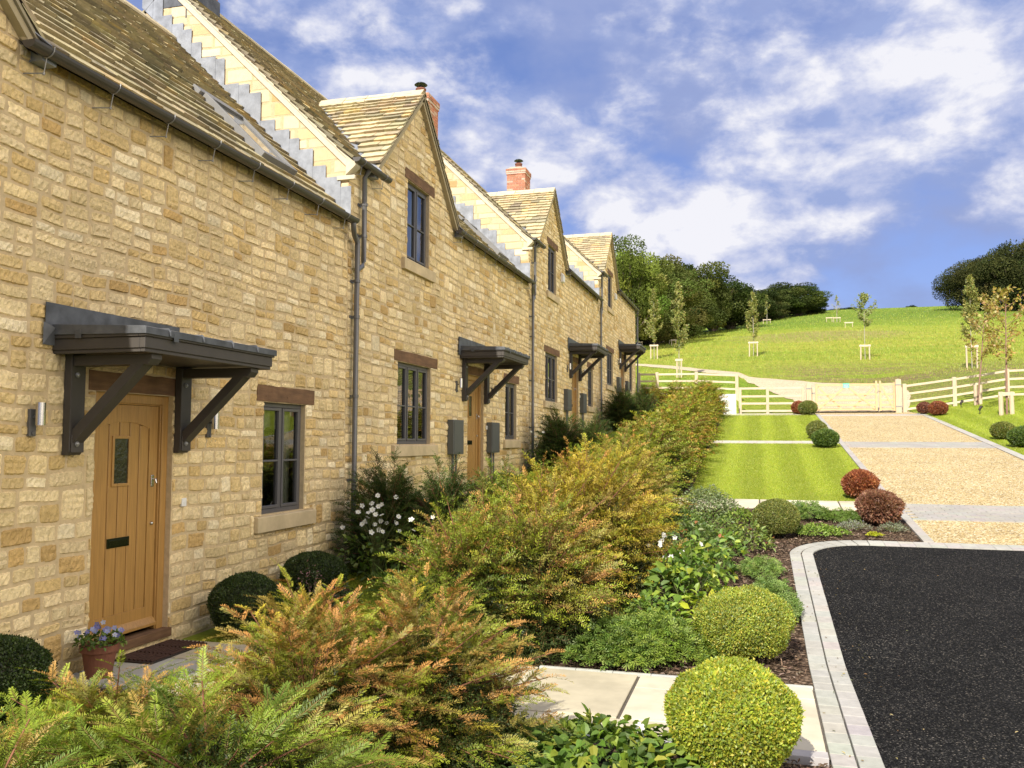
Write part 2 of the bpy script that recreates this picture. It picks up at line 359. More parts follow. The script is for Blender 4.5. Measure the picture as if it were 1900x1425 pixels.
    bn = nd(t, 'ShaderNodeBump'); bn.inputs['Strength'].default_value = 1; bn.inputs['Distance'].default_value = .25
    lk(t, noise(t, v, 5, 6, .75), bn.inputs['Height']); lk(t, bn.outputs[0], b.inputs['Normal']); MATS['field'] = m
    # gravel, asphalt: one colour per pebble
    def grain(name, stops, sc, rough, bumpd, spec, big):
        m = bpy.data.materials.new(name); m.use_nodes = True; t = m.node_tree; b = t.nodes['Principled BSDF']
        tc = nd(t, 'ShaderNodeTexCoord'); v = tc.outputs['Object']
        vo = nd(t, 'ShaderNodeTexVoronoi'); vo.inputs['Scale'].default_value = sc; lk(t, v, vo.inputs['Vector'])
        sp = nd(t, 'ShaderNodeSeparateColor'); lk(t, vo.outputs['Color'], sp.inputs[0])
        c = ramp(t, sp.outputs[0], stops)
        edge = ramp(t, vo.outputs['Distance'], [(.35, (1, 1, 1)), (.75, (.45,) * 3)])
        c = mixc(t, 1.0, c, edge, 'MULTIPLY')
        c = mixc(t, 1.0, c, ramp(t, noise(t, v, 1.1, 5, .6), [(.3, (1 - big,) * 3), (.7, (1 + big,) * 3)]), 'MULTIPLY')
        lk(t, c, b.inputs['Base Color']); b.inputs['Roughness'].default_value = rough; b.inputs['Specular IOR Level'].default_value = spec
        bn = nd(t, 'ShaderNodeBump'); bn.inputs['Strength'].default_value = 1; bn.inputs['Distance'].default_value = bumpd; bn.invert = True
        lk(t, vo.outputs['Distance'], bn.inputs['Height']); lk(t, bn.outputs[0], b.inputs['Normal']); MATS[name] = m
        return m, t, b, v
    grain('gravel', [(0, (.26, .17, .06)), (.15, (.48, .34, .14)), (.5, (.65, .50, .25)), (.85, (.76, .64, .38)), (1, (.82, .76, .60))], 42, .85, .012, .2, .08)
    m, t, b, v = grain('asphalt', [(0, (.005, .005, .005)), (.5, (.014, .014, .014)), (.85, (.038, .037, .035)), (.96, (.10, .095, .085)), (1, (.26, .23, .19))], 100, .9, .014, .10, .2)
    m2, t, b, v = grain('mulch', [(0, (.03, .02, .013)), (.4, (.085, .055, .035)), (.8, (.16, .11, .075)), (1, (.28, .20, .14))], 30, .95, .02, .1, .3)
    m3, t, b, v = grain('track', [(0, (.58, .47, .31)), (.5, (.64, .53, .36)), (1, (.70, .60, .43))], 40, .95, .004, .1, .07)
    mat('soil', (.06, .042, .028), rough=1, var=.4, vs=6, bump=.8, bs=20)
ground_mats()

# ------------------------------------------------------------------ the ground
rng = np.random.default_rng(7)
def sheet(name, xs, ys, off, m, kind='structure', zf=None, skip=None):
    xs = np.asarray(xs, float); ys = np.asarray(ys, float); X, Y = np.meshgrid(xs, ys, indexing='ij')
    Z = terr(X, Y) + off; V = np.stack([X, Y, Z], -1).reshape(-1, 3); n = len(ys)
    i, j = np.meshgrid(np.arange(len(xs) - 1), np.arange(n - 1), indexing='ij'); a = (i * n + j).ravel()
    if skip is not None:
        cx_ = (X[:-1, :-1] + X[1:, 1:]) / 2; cy_ = (Y[:-1, :-1] + Y[1:, 1:]) / 2; a = a[~skip(cx_, cy_).ravel()]
    mb = MB(); mb.add(V, [np.stack([a, a + n, a + n + 1, a + 1], 1)]); o = mb.build(name, m, smooth=True); tag(o, kind=kind); return o
ysn = np.unique(np.concatenate([np.arange(-40, 8, 4.), np.arange(8, 60, .5), [8, 16.4, 26.2, 36, 39, 44, 50, 58]]))
ysf = np.unique(np.concatenate([np.arange(38.4, 62, .4), np.arange(62, 120, 2), np.arange(120, 420, 6)]))
sheet('ground', np.unique(np.concatenate([np.arange(-120, 170, 10.), np.arange(-8, 22, 1.)])), ysn[ysn <= 39], -.06, MATS['soil'])
sheet('meadow_hill', np.unique(np.concatenate([np.arange(-260, 330, 8.), np.arange(-8, 40, .5)])), ysf, -.02, MATS['field'])

def setts(mb, x0, x1, y0, y1, sx, sy, top, gap=.003, base=(.385, .375, .34), jit=.03, off=0, brick=False, seed=0):
    r = np.random.default_rng(seed); nx = max(1, round((x1 - x0) / sx)); ny = max(1, round((y1 - y0) / sy)); sx = (x1 - x0) / nx; sy = (y1 - y0) / ny
    for j in range(ny):
        for i in range(nx):
            k = r.uniform(1 - jit, 1 + jit); c = np.array(base) * k * (1 + r.normal(0, .02, 3)); g_ = gap / 2 * r.uniform(.6, 1.6)
            o_ = (j % 2) * sx / 2 if brick else 0
            xa, xb = x0 + i * sx + o_, x0 + (i + 1) * sx + o_
            if brick and i == nx - 1 and j % 2: xb = x1
            ya, yb = y0 + j * sy, y0 + (j + 1) * sy; h = top + r.normal(0, .0006)
            za, zb = tz(min(xa, 9), ya + g_), tz(min(xa, 9), yb - g_)
            P = [(xa + g_, ya + g_, za + h), (xb - g_, ya + g_, za + h), (xb - g_, yb - g_, zb + h), (xa + g_, yb - g_, zb + h)]
            e = .003; q_ = .0025; T = [(P[0][0] + e, P[0][1] + e, P[0][2] + q_), (P[1][0] - e, P[1][1] + e, P[1][2] + q_), (P[2][0] - e, P[2][1] - e, P[2][2] + q_), (P[3][0] + e, P[3][1] - e, P[3][2] + q_)]
            B = [(p[0], p[1], p[2] - .06) for p in P]
            mb.add(B + P + T, [(4 + a, 4 + (a + 1) % 4, 8 + (a + 1) % 4, 8 + a) for a in range(4)] + [(a, (a + 1) % 4, 4 + (a + 1) % 4, 4 + a) for a in range(4)] + [(8, 9, 10, 11)], c)

# asphalt court with the rounded corner
def court():
    C = (6.9, 12.35); r = .8; pts = [(30, 13.15), (6.9, 13.15)]
    pts += [(C[0] + r * math.cos(a), C[1] + r * math.sin(a)) for a in np.linspace(math.pi / 2, math.pi, 14)]
    pts += [(6.1, 10), (6.1, 8), (6.1, -40), (30, -40), (30, 8), (30, 10)]
    # strips by y so the sheet follows the slope
    def xl(y):
        if y <= 12.35: return 6.1
        return C[0] - math.sqrt(max(r * r - (y - C[1]) ** 2, 0))
    ys = np.concatenate([[-40, 0, 4, 8], np.arange(8.5, 12.35, .4), 12.35 + r * np.sin(np.linspace(0, math.pi / 2, 16))])
    mb = MB(); V = []
    for y in ys: V += [(xl(y), y, tz(6, y) - .012), (30, y, tz(6, y) - .012)]
    mb.add(V, [(2 * i, 2 * i + 1, 2 * i + 3, 2 * i + 2) for i in range(len(ys) - 1)]); tag(mb.build('asphalt_road', MATS['asphalt']), kind='structure')
    # double row of setts along the edge and round the corner
    kb = MB(); rr = np.random.default_rng(3)
    for row, (xa, xb) in enumerate([(5.80, 5.945), (5.955, 6.10)]):
        setts(kb, xa, xb, -3.0, 12.35, .2, .205, .0, base=(.375, .37, .335) if row == 0 else (.385, .38, .345), seed=row)
        ro, ri = 6.9 - xa, 6.9 - xb; n = 8
        for k in range(n):
            a0, a1 = math.pi - k * math.pi / 2 / n - .01, math.pi - (k + 1) * math.pi / 2 / n + .01; c = np.array((.375, .37, .335)) * rr.uniform(.9, 1.1)
            P = [(6.9 + q * math.cos(a), 12.35 + q * math.sin(a)) for q, a in ((ro, a0), (ri + .006, a0), (ri + .006, (a0 + a1) / 2), (ri + .006, a1), (ro, a1), (ro, (a0 + a1) / 2))]
            V = [(x, y, tz(6, y)) for x, y in P]; V2 = [(x, y, z - .06) for x, y, z in V]
            kb.add(V + V2, [(0, 1, 2, 3, 4, 5)] + [(i, 6 + i, 6 + (i + 1) % 6, (i + 1) % 6) for i in range(6)], c)
    setts(kb, 6.9, 24, 13.155, 13.30, .2, .145, .0, seed=4); setts(kb, 6.9, 24, 13.305, 13.45, .2, .145, .0, seed=5)
    tag(kb.build('kerb_setts', settM, fixn=True), kind='structure')
court()

def drive():
    ys = np.arange(13.45, 39.6, .5)
    sheet('gravel_drive', np.linspace(7.7, 11.5, 6), ys, -.008, MATS['gravel'])
    sheet('gravel_drive', np.linspace(11.5, 26, 6), np.arange(13.45, 15.5, .5), -.008, MATS['gravel'])
    kb = MB()
    setts(kb, 7.64, 7.78, 13.45, 36.9, .14, .22, .012, base=(.38, .36, .33), seed=11)
    setts(kb, 11.40, 11.62, 15.6, 36.9, .22, .3, .012, base=(.40, .385, .35), seed=12)
    setts(kb, 7.79, 11.39, 15.25, 16.75, .21, .14, .006, base=(.34, .325, .295), brick=True, seed=13)
    setts(kb, 11.63, 22, 15.25, 16.2, .21, .14, .006, base=(.34, .325, .295), brick=True, seed=14)
    setts(kb, 7.79, 11.39, 25.2, 26.5, .21, .14, .006, base=(.35, .335, .305), brick=True, seed=15)
    setts(kb, 7.79, 11.39, 35.5, 36.0, .21, .14, .006, base=(.42, .39, .35), brick=True, seed=16)
    setts(kb, 4.15, 7.63, 26.15, 26.40, .25, .25, .008, base=(.47, .44, .38), seed=17)
    setts(kb, 4.15, 7.63, 26.41, 26.66, .25, .25, .008, base=(.47, .44, .38), seed=18)
    setts(kb, 4.15, 7.63, 36.2, 36.45, .4, .25, .008, base=(.50, .46, .38), seed=19)
    setts(kb, 4.15, 7.63, 37.6, 37.75, .5, .15, .01, base=(.52, .48, .40), seed=20)
    tag(kb.build('paved_bands', settM, fixn=True), kind='structure')
drive()
sheet('lawn', np.linspace(4.1, 7.64, 8), np.arange(16.9, 26.15, .4), -.012, MATS['lawn'])
sheet('lawn', np.linspace(4.1, 7.64, 8), np.arange(26.66, 36.2, .4), -.012, MATS['lawn'])
sheet('lawn', np.linspace(4.1, 7.64, 8), np.arange(36.45, 37.7, .4), -.012, MATS['lawn'])
sheet('lawn', np.linspace(11.62, 30, 30), np.arange(16.2, 40.8, .4), -.012, MATS['lawn'])
sheet('lawn', np.linspace(0.0, 4.15, 8), np.arange(-3, 5.7, .4), -.02, MATS['lawn'])
sheet('lawn', np.linspace(0.0, 2.6, 6), np.arange(7.3, 38, .4), -.012, MATS['lawn'])
sheet('mulch_bed', np.linspace(4.1, 5.8, 6), np.arange(-2, 5.72, .4), -.014, MATS['mulch'])
sheet('mulch_bed', np.linspace(2.6, 5.8, 8), np.append(np.arange(7.27, 12.3, .4), 12.3), -.014, MATS['mulch'])
sheet('mulch_bed', np.linspace(2.6, 6.55, 8), np.linspace(12.3, 13.5, 8), -.014, MATS['mulch'], skip=lambda X, Y: (X > 5.8) & ((X - 6.9) ** 2 + (Y - 12.35) ** 2 < 1.0))
sheet('mulch_bed', np.linspace(2.6, 7.64, 8), np.linspace(13.46, 15.96, 8), -.014, MATS['mulch'])
sheet('mulch_bed', np.linspace(2.6, 4.1, 4), np.arange(16.85, 38, .4), -.014, MATS['mulch'])

# track winding up the field
def ribbon(name, L, Rr, m, off=.04):
    L, Rr = np.array(L, float), np.array(Rr, float); n = 60
    def res(P):
        t = np.linspace(0, 1, len(P)); s = np.linspace(0, 1, n); return np.stack([np.interp(s, t, P[:, k]) for k in (0, 1)], 1)
    A, B = res(L), res(Rr); V = []
    r = np.random.default_rng(5)
    for a, b in zip(A, B):
        a = a + r.normal(0, .06, 2); b = b + r.normal(0, .06, 2)
        for s in np.linspace(0, 1, 7): q = a * (1 - s) + b * s; V.append((q[0], q[1], tz(*q) + off - (.035 if s in (0, 1) else 0)))
    mb = MB(); mb.add(V, [(i * 7 + j, i * 7 + j + 1, (i + 1) * 7 + j + 1, (i + 1) * 7 + j) for i in range(n - 1) for j in range(6)])
    tag(mb.build(name, m, smooth=True), kind='structure')
ribbon('field_track', [(7.55, 38.9), (7.4, 41.5), (6.2, 44.5), (5.3, 48.2), (3.3, 51.2), (.2, 57), (-2.3, 60), (-9, 64), (-16, 67)],
       [(11.4, 38.9), (12.4, 44), (12.2, 47.4), (9.0, 48.0), (5.4, 50.9), (2.4, 55.6), (0, 59.6), (-2.4, 61.6), (-8, 66), (-15, 69.5)], MATS['track'])
ribbon('field_track', [(-3.5, 92), (-3, 103), (-3.2, 112)], [(-9, 92), (-7.5, 103), (-4.6, 113)], MATS['track'], .06)

# flagstone paths
def flags():
    r = np.random.default_rng(21)
    def fl(mb, x0, x1, y0, y1, c):
        g_ = .008; e = .004
        zs = lambda y: tz(4, y) + .012
        k = np.array(c) * r.uniform(.93, 1.07)
        P = [(x0 + g_, y0 + g_), (x1 - g_, y0 + g_), (x1 - g_, y1 - g_), (x0 + g_, y1 - g_)]
        B = [(x, y, zs(y) - .05) for x, y in P]; M_ = [(x, y, zs(y) - .004) for x, y in P]
        T = [(x + e * (1 if i in (0, 3) else -1), y + e * (1 if i < 2 else -1), zs(y)) for i, (x, y) in enumerate(P)]
        mb.add(B + M_ + T, [(a, (a + 1) % 4, 4 + (a + 1) % 4, 4 + a) for a in range(4)] + [(4 + a, 4 + (a + 1) % 4, 8 + (a + 1) % 4, 8 + a) for a in range(4)] + [(8, 9, 10, 11)], k)
    mb = MB(); buff = (.50, .45, .33); pale = (.55, .50, .38); gr_ = (.40, .40, .36)
    L = [(0.0, .60, 6.0, 6.61, gr_), (.0, .60, 6.62, 7.24, buff), (.61, 1.5, 6.62, 7.24, buff), (.61, 1.2, 6.0, 6.61, gr_), (1.21, 2.1, 6.05, 6.61, pale), (1.51, 2.4, 6.62, 7.24, pale),
         (2.11, 3.0, 6.05, 6.61, buff), (2.41, 3.4, 6.62, 7.24, buff), (3.01, 3.6, 6.05, 6.61, pale), (3.41, 3.6, 6.62, 7.24, pale),
         (3.61, 4.44, 6.08, 7.22, buff), (4.45, 4.765, 6.86, 7.22, pale), (4.77, 5.33, 6.91, 7.22, buff), (5.34, 5.79, 6.91, 7.22, pale), (4.45, 5.05, 6.08, 6.85, pale), (5.06, 5.79, 5.78, 6.90, pale),
         (3.61, 4.25, 5.72, 6.07, buff), (4.26, 5.05, 5.72, 6.07, buff), (2.3, 3.6, 5.72, 6.04, pale), (0.9, 2.29, 5.72, 6.04, buff), (0.0, .89, 5.72, 5.99, gr_)]
    for q in L: fl(mb, *q)
    x = .7
    while x < 7.6:
        w = r.choice([.45, .6, .9]); x2 = min(x + w, 7.63)
        if r.random() < .5: fl(mb, x, x2, 15.97, 16.4, pale); fl(mb, x, x2, 16.41, 16.86, buff)
        else: fl(mb, x, x2, 15.97, 16.86, pale)
        x = x2 + .01
    tag(mb.build('flagstone_path', flagM, fixn=True), kind='structure')
    sheet('path_bedding', [0, 3, 5.8], [5.7, 6.5, 7.25], -.004, jointM); sheet('path_bedding', [.6, 3, 7.63], [15.95, 16.4, 16.88], -.004, jointM)
    k = MB(); setts(k, 3.6, 5.79, 7.225, 7.27, .3, .045, .016, base=(.45, .45, .43), seed=31); setts(k, 5.06, 5.79, 5.66, 5.775, .3, .11, .014, base=(.42, .42, .41), seed=32); setts(k, 3.6, 5.05, 5.64, 5.71, .3, .07, .014, base=(.42, .42, .41), seed=33)
    tag(k.build('path_edging', settM, fixn=True), kind='structure')
flags()
# ------------------------------------------------------------------ stonework
def wob(u, v, ph=0):
    return (.010 * np.sin(1.7 * u + 3.1 * v + ph) + .007 * np.sin(5.3 * u - 2.2 * v + 1.3 + ph) + .004 * np.sin(13.1 * u + 6.1 * v + ph),
            .009 * np.sin(2.1 * u + 1.1 + ph) + .006 * np.sin(6.7 * u + 2.9 * v + ph) + .003 * np.sin(17 * u + ph))
def clip_poly(P, a, b, c):
    # keep a*u + b*v + c >= 0
    out = []
    for i in range(len(P)):
        p, q = P[i], P[(i + 1) % len(P)]; dp, dq = a * p[0] + b * p[1] + c, a * q[0] + b * q[1] + c
        if dp >= 0: out.append(p)
        if (dp >= 0) != (dq >= 0): t = dp / (dp - dq); out.append((p[0] + t * (q[0] - p[0]), p[1] + t * (q[1] - p[1])))
    return out
def rect_minus(r, o):
    u0, u1, v0, v1 = r; a0, a1, b0, b1 = o
    if u1 <= a0 or u0 >= a1 or v1 <= b0 or v0 >= b1: return [r]
    out = []
    if u0 < a0: out.append((u0, a0, v0, v1))
    if u1 > a1: out.append((a1, u1, v0, v1))
    m0, m1 = max(u0, a0), min(u1, a1)
    if v0 < b0: out.append((m0, m1, v0, b0))
    if v1 > b1: out.append((m0, m1, b1, v1))
    return out
CREAM = [(.60, .49, .30), (.57, .455, .26), (.53, .405, .21), (.49, .36, .17), (.43, .295, .13), (.64, .55, .38), (.58, .47, .29)]
def stones(mb, u0, u1, v0, v1, holes, frame, seed, detail=1, planes=(), smoothcut=False, tint=(1.30, 1.30, 1.26), gap=.012):
    r = np.random.default_rng(seed); O, Uv, Vv, N = (np.asarray(q, float) for q in frame); cells = []
    v = v0
    while v < v1 - .02:
        single = r.random() < .38
        H = r.uniform(.075, .16) if single else r.uniform(.20, .285)
        if smoothcut: H = r.uniform(.13, .22); single = True
        if v + H > v1 - .05: H = v1 - v
        u = u0 - r.uniform(0, .2); split = r.uniform(.4, .6); hue_shift = r.random()
        while u < u1:
            if single or H < .15:
                w = r.uniform(.14, .38) if not smoothcut else r.uniform(.25, .55); cells.append((u, u + w, v, v + H, hue_shift)); u += w
            else:
                w = r.uniform(.30, .80); q = r.random()
                if q < .22: w = r.uniform(.14, .30); cells.append((u, u + w, v, v + H, hue_shift))
                else:
                    s = np.clip(split + r.normal(0, .03), .35, .65) if r.random() < .75 else r.uniform(.3, .7)
                    for (a, b) in ((v, v + H * s), (v + H * s, v + H)):
                        x = u; k = max(1, round(w / r.uniform(.16, .33))); xs = [u + w * i / k for i in range(k + 1)]
                        for i in range(1, k): xs[i] += r.normal(0, .012)
                        for i in range(k): cells.append((xs[i], xs[i + 1], a, b, hue_shift))
                u += w
        v += H
    for (a, b, c, d, hs) in cells:
        rects = [(max(a, u0), min(b, u1), c, d)]
        if rects[0][1] - rects[0][0] < .02: continue
        for h in holes: rects = [q for p in rects for q in rect_minus(p, h)]
        for (p0, p1, q0, q1) in rects:
            w, hh = p1 - p0, q1 - q0
            if w < .03 or hh < .025: continue
            if r.random() < .04 + .15 * (hs > .86): base = CREAM[r.choice([3, 4])]
            else: base = CREAM[r.choice(7, p=[.26, .24, .14, .07, .02, .10, .17])]
            col = np.array(base) * r.uniform(.86, 1.10) * np.array(tint)
            g2 = gap * r.uniform(.6, 1.5) / 2; bul = r.uniform(.004, .016) if not smoothcut else .003
            inside = all(min(A * pu + B * pv + Cc for pu in (p0, p1) for pv in (q0, q1)) > 0 for A, B, Cc in planes)
            if inside:
                if detail >= 2: nu, nv = int(np.clip(w / .022, 5, 16)), int(np.clip(hh / .022, 5, 11))
                elif detail == 1: nu, nv = int(np.clip(w / .05, 4, 8)), 5
                else: nu, nv = 4, 4
                s = np.concatenate([[-1], np.linspace(-.86, .86, nu - 2), [1]]); t = np.concatenate([[-1], np.linspace(-.78, .78, nv - 2), [1]])
                Sg, Tg = np.meshgrid(s, t, indexing='ij'); k = r.uniform(.03, .26) if not smoothcut else .01; ku = k * min(1, hh / w * 1.4)
                Us = Sg * np.sqrt(1 - ku * Tg ** 2 / 1.6); Vs = Tg * np.sqrt(1 - k * Sg ** 2 / 1.6)
                hgt = bul * (1 - np.abs(Sg) ** 8) * (1 - np.abs(Tg) ** 8) + .004
                ph = r.uniform(0, 6, 4); am = (.0045 if detail else .003) * (0 if smoothcut else 1)
                hgt = hgt + am * (np.sin(Sg * w * 42 + ph[0] + 3 * Tg) + np.sin(Tg * hh * 55 + ph[1]) * .8) * (1 - np.abs(Sg) ** 8) * (1 - np.abs(Tg) ** 8)
                if not smoothcut: hgt[1:-1, 1:-1] += r.normal(0, .0026 if detail >= 2 else .0020, (nu - 2, nv - 2))
                hgt[0, :] = hgt[-1, :] = -.008; hgt[:, 0] = hgt[:, -1] = -.008
                hw, hv = w / 2 - g2, hh / 2 - g2
                uu = (p0 + p1) / 2 + Us * hw; vv = (q0 + q1) / 2 + Vs * hv
                if not smoothcut:
                    uu[0, :] += r.normal(0, .003, nv); uu[-1, :] += r.normal(0, .003, nv); vv[:, 0] += r.normal(0, .0028, nu); vv[:, -1] += r.normal(0, .0028, nu)
                du, dv = wob(uu, vv)
                P = O + (uu + du * .6)[..., None] * Uv + (vv + dv)[..., None] * Vv + hgt[..., None] * N
                ii, jj = np.meshgrid(np.arange(nu - 1), np.arange(nv - 1), indexing='ij'); a_ = (ii * nv + jj).ravel()
                mb.add(P.reshape(-1, 3), [np.stack([a_, a_ + nv, a_ + nv + 1, a_ + 1], 1)], col)
            else:
                P = [(p0 + g2, q0 + g2), (p1 - g2, q0 + g2), (p1 - g2, q1 - g2), (p0 + g2, q1 - g2)]
                for A, B, Cc in planes:
                    if len(P) > 2: P = clip_poly(P, A, B, Cc - .006)
                if len(P) < 3: continue
                P = np.array(P); area = .5 * abs(np.sum(P[:, 0] * np.roll(P[:, 1], -1) - P[:, 1] * np.roll(P[:, 0], -1)))
                if area < .0012: continue
                c_ = P.mean(0); m = len(P)
                Q = c_ + (P - c_) * .86
                def W3(A_, h):
                    du, dv = wob(A_[:, 0], A_[:, 1]); return O + (A_[:, 0] + du * .6)[:, None] * Uv + (A_[:, 1] + dv)[:, None] * Vv + h * N
                V = np.concatenate([W3(P, -.012), W3(Q, bul * .8), W3(c_[None], bul)])
                mb.add(V, [(i, (i + 1) % m, m + (i + 1) % m, m + i) for i in range(m)] + [(m + i, m + (i + 1) % m, 2 * m) for i in range(m)], col)

# slates on a pitched plane: O at the eaves line, A along the eaves, B up the slope, N outward normal
def slates(mb, O, A, B, N, L, H, seed, g0=.23, g1=.11, keep=None, wet=1.0, mean=(.37, .32, .20)):
    r = np.random.default_rng(seed); O, A, B, N = (np.asarray(q, float) for q in (O, A, B, N)); v = 0; k = 0
    while v < H:
        g_ = g0 + (g1 - g0) * v / H; u = -r.uniform(0, .2)
        while u < L:
            w = r.uniform(.18, .42) * (1.1 - .35 * v / H)
            a, b = max(u, -.02), min(u + w, L + .02); u += w
            if b - a < .03: continue
            if keep is not None:
                kk = keep((a + b) / 2, v + g_ / 2)
                if kk is None or kk is False: continue
                if kk is not True: a, b = max(a, kk[0]), min(b, kk[1])
                if b - a < .03: continue
            top = min(v + g_ * 1.7, H + .05); th = r.uniform(.026, .040); li = .030 + r.uniform(0, .006)
            q = r.random(); c = np.array(mean) * r.uniform(.86, 1.14) * wet
            if q < .22: c = c * np.array((.72, .74, .80))
            elif q < .30: c = c * np.array((1.15, 1.05, .85))
            c *= r.normal(1, .02, 3)
            us = np.linspace(a + .003, b - .003, 4); bv = v + r.normal(0, .006, 4) + np.array([.006, 0, 0, .006])
            V = []
            for x, y in zip(us, bv): V.append(O + A * x + B * y + N * (li + th + r.normal(0, .0015)))
            for x, y in zip(us, bv): V.append(O + A * x + B * (y + .004) + N * (li - .006))
            for x in us: V.append(O + A * x + B * top + N * .008)
            V.append(O + A * us[0] + B * top); V.append(O + A * us[-1] + B * top)
            mb.add(V, [(0, 1, 9, 8), (1, 2, 10, 9), (2, 3, 11, 10), (4, 5, 1, 0), (5, 6, 2, 1), (6, 7, 3, 2), (4, 0, 8, 12), (3, 7, 13, 11)], c)
        v += g_; k += 1

SLP = .985; EZ = 4.83; RX = -3.0; RZ = EZ - SLP * RX       # roof surface z = EZ - SLP*x
Y0, HW = .92, 9.804
ZOFF = [0, .875, 2.004, 3.053]
DC, DAP = 2.52, 6.64; DS = 1.02                             # dormer centre, apex, slope
sl_ = 1 / math.hypot(1, SLP)
def roofz(x): return EZ - SLP * abs(x) * (-1) if x < 0 else EZ - SLP * x
NAR = (7.78, 8.72, .90, 2.18); WID = (1.77, 3.19, .81, 2.11); DOR = (2.09, 3.05, 3.80, 5.10); DOO = (5.18, 6.20, -.12, 2.16)

def window(root, hole, lights, transom, kind, seed):
    y0, y1, z0, z1 = hole; X = -.075; r = random.Random(seed)
    fr = MB(); f = .052
    fr.box(X - .04, X + .02, y0, y0 + f, z0, z1); fr.box(X - .04, X + .02, y1 - f, y1, z0, z1)
    fr.box(X - .04, X + .02, y0 + f, y1 - f, z0, z0 + f); fr.box(X - .04, X + .02, y0 + f, y1 - f, z1 - f, z1)
    w = (y1 - y0 - 2 * f) / lights
    for k in range(1, lights): fr.box(X - .04, X + .018, y0 + f + k * w - .025, y0 + f + k * w + .025, z0 + f, z1 - f)
    win = fr.build('window', frameM, root, bevel=.006)
    ca = MB(); gl = MB()
    for k in range(lights):
        a, b = y0 + f + k * w + (.027 if k else .004), y0 + f + (k + 1) * w - (.027 if k < lights - 1 else .004); c, d = z0 + f + .004, z1 - f - .004; t = .034
        ca.box(X - .012, X + .030, a, a + t, c, d); ca.box(X - .012, X + .030, b - t, b, c, d); ca.box(X - .012, X + .030, a + t, b - t, c, c + t); ca.box(X - .012, X + .030, a + t, b - t, d - t, d)
        zt = c + (d - c) * transom; ca.box(X - .008, X + .026, a + t, b - t, zt - .011, zt + .011)
        gl.add([(X, a + t, c + t), (X, b - t, c + t), (X, b - t, d - t), (X, a + t, d - t)], [(0, 1, 2, 3)])
    ca.build('casement', frameM, win, bevel=.004); gl.build('pane', glassM, win)
    rm = MB()   # dark room box behind the glass
    D = 1.6; x1 = X - .06
    rm.add([(x1, y0 - .3, z0 - .3), (x1, y1 + .3, z0 - .3), (x1, y1 + .3, z1 + .2), (x1, y0 - .3, z1 + .2), (x1 - D, y0 - .3, z0 - .3), (x1 - D, y1 + .3, z0 - .3), (x1 - D, y1 + .3, z1 + .2), (x1 - D, y0 - .3, z1 + .2)],
           [(4, 5, 6, 7), (0, 1, 5, 4), (1, 2, 6, 5), (2, 3, 7, 6), (3, 0, 4, 7)])
    rm.build('room', roomM, win)
    cu = MB()
    if kind == 'blind':
        n = int((z1 - z0 - .12) / .028)
        for k in range(n):
            z = z0 + .07 + k * .028; cu.add([(X - .09, y0 + .07, z), (X - .09, y1 - .07, z), (X - .115, y1 - .07, z + .016), (X - .115, y0 + .07, z + .016)], [(0, 1, 2, 3)])
        cu.build('venetian_blind', blindM, win)
    elif kind == 'curtain':
        for a, b in ((y0 + .03, y0 + .20), (y1 - .26, y1 - .03)):
            P = []; n = 22
            for k in range(n + 1):
                y = a + (b - a) * k / n; x = X - .12 + .02 * math.sin(k * 1.9 + r.random()); P += [(x, y, z0 - .1), (x, y, z1)]
            cu.add(P, [(2 * k, 2 * k + 2, 2 * k + 3, 2 * k + 1) for k in range(n)])
        P = []
        for k in range(31):
            y = y0 + (y1 - y0) * k / 30; P += [(X - .10 + .008 * math.sin(k * 2.1), y, z1 - .30 - .02 * math.sin(k * .9)), (X - .10 + .008 * math.sin(k * 2.1), y, z1)]
        cu.add(P, [(2 * k, 2 * k + 2, 2 * k + 3, 2 * k + 1) for k in range(30)])
        cu.build('curtain', curtM, win, smooth=True)
    elif kind == 'net':
        P = []
        for k in range(41):
            y = y0 + (y1 - y0) * k / 40; P += [(X - .10 + .010 * math.sin(k * 1.7), y, z0), (X - .10 + .010 * math.sin(k * 1.7), y, z1)]
        cu.add(P, [(2 * k, 2 * k + 2, 2 * k + 3, 2 * k + 1) for k in range(40)]); cu.build('curtain', netM, win, smooth=True)
    return win
roomM = mat('dark_room', (.035, .032, .03), rough=.9, var=.5, vs=2)
blindM = mat('slatted_blind', (.30, .29, .26), rough=.6, var=.05); curtM = mat('cream_curtain', (.50, .47, .40), rough=.9, var=.12, vs=5); netM = mat('blue_curtain', (.42, .50, .64), rough=.9, var=.1, vs=4)
doorglM = mat('leaded_door_glass', (.02, .022, .018), rough=.08, var=.5, vs=30, bump=.8, bs=18, spec=.8, dist=.01)

def bolt(mb, c, n=(0, -1, 0), r=.016):
    c = np.array(c, float); n = np.array(n, float)
    mb.tube([c, c + n * .008], [r * 1.25, r * 1.25], 8); mb.tube([c + n * .008, c + n * .018, c + n * .022], [r, r * .8, r * .3], 8)

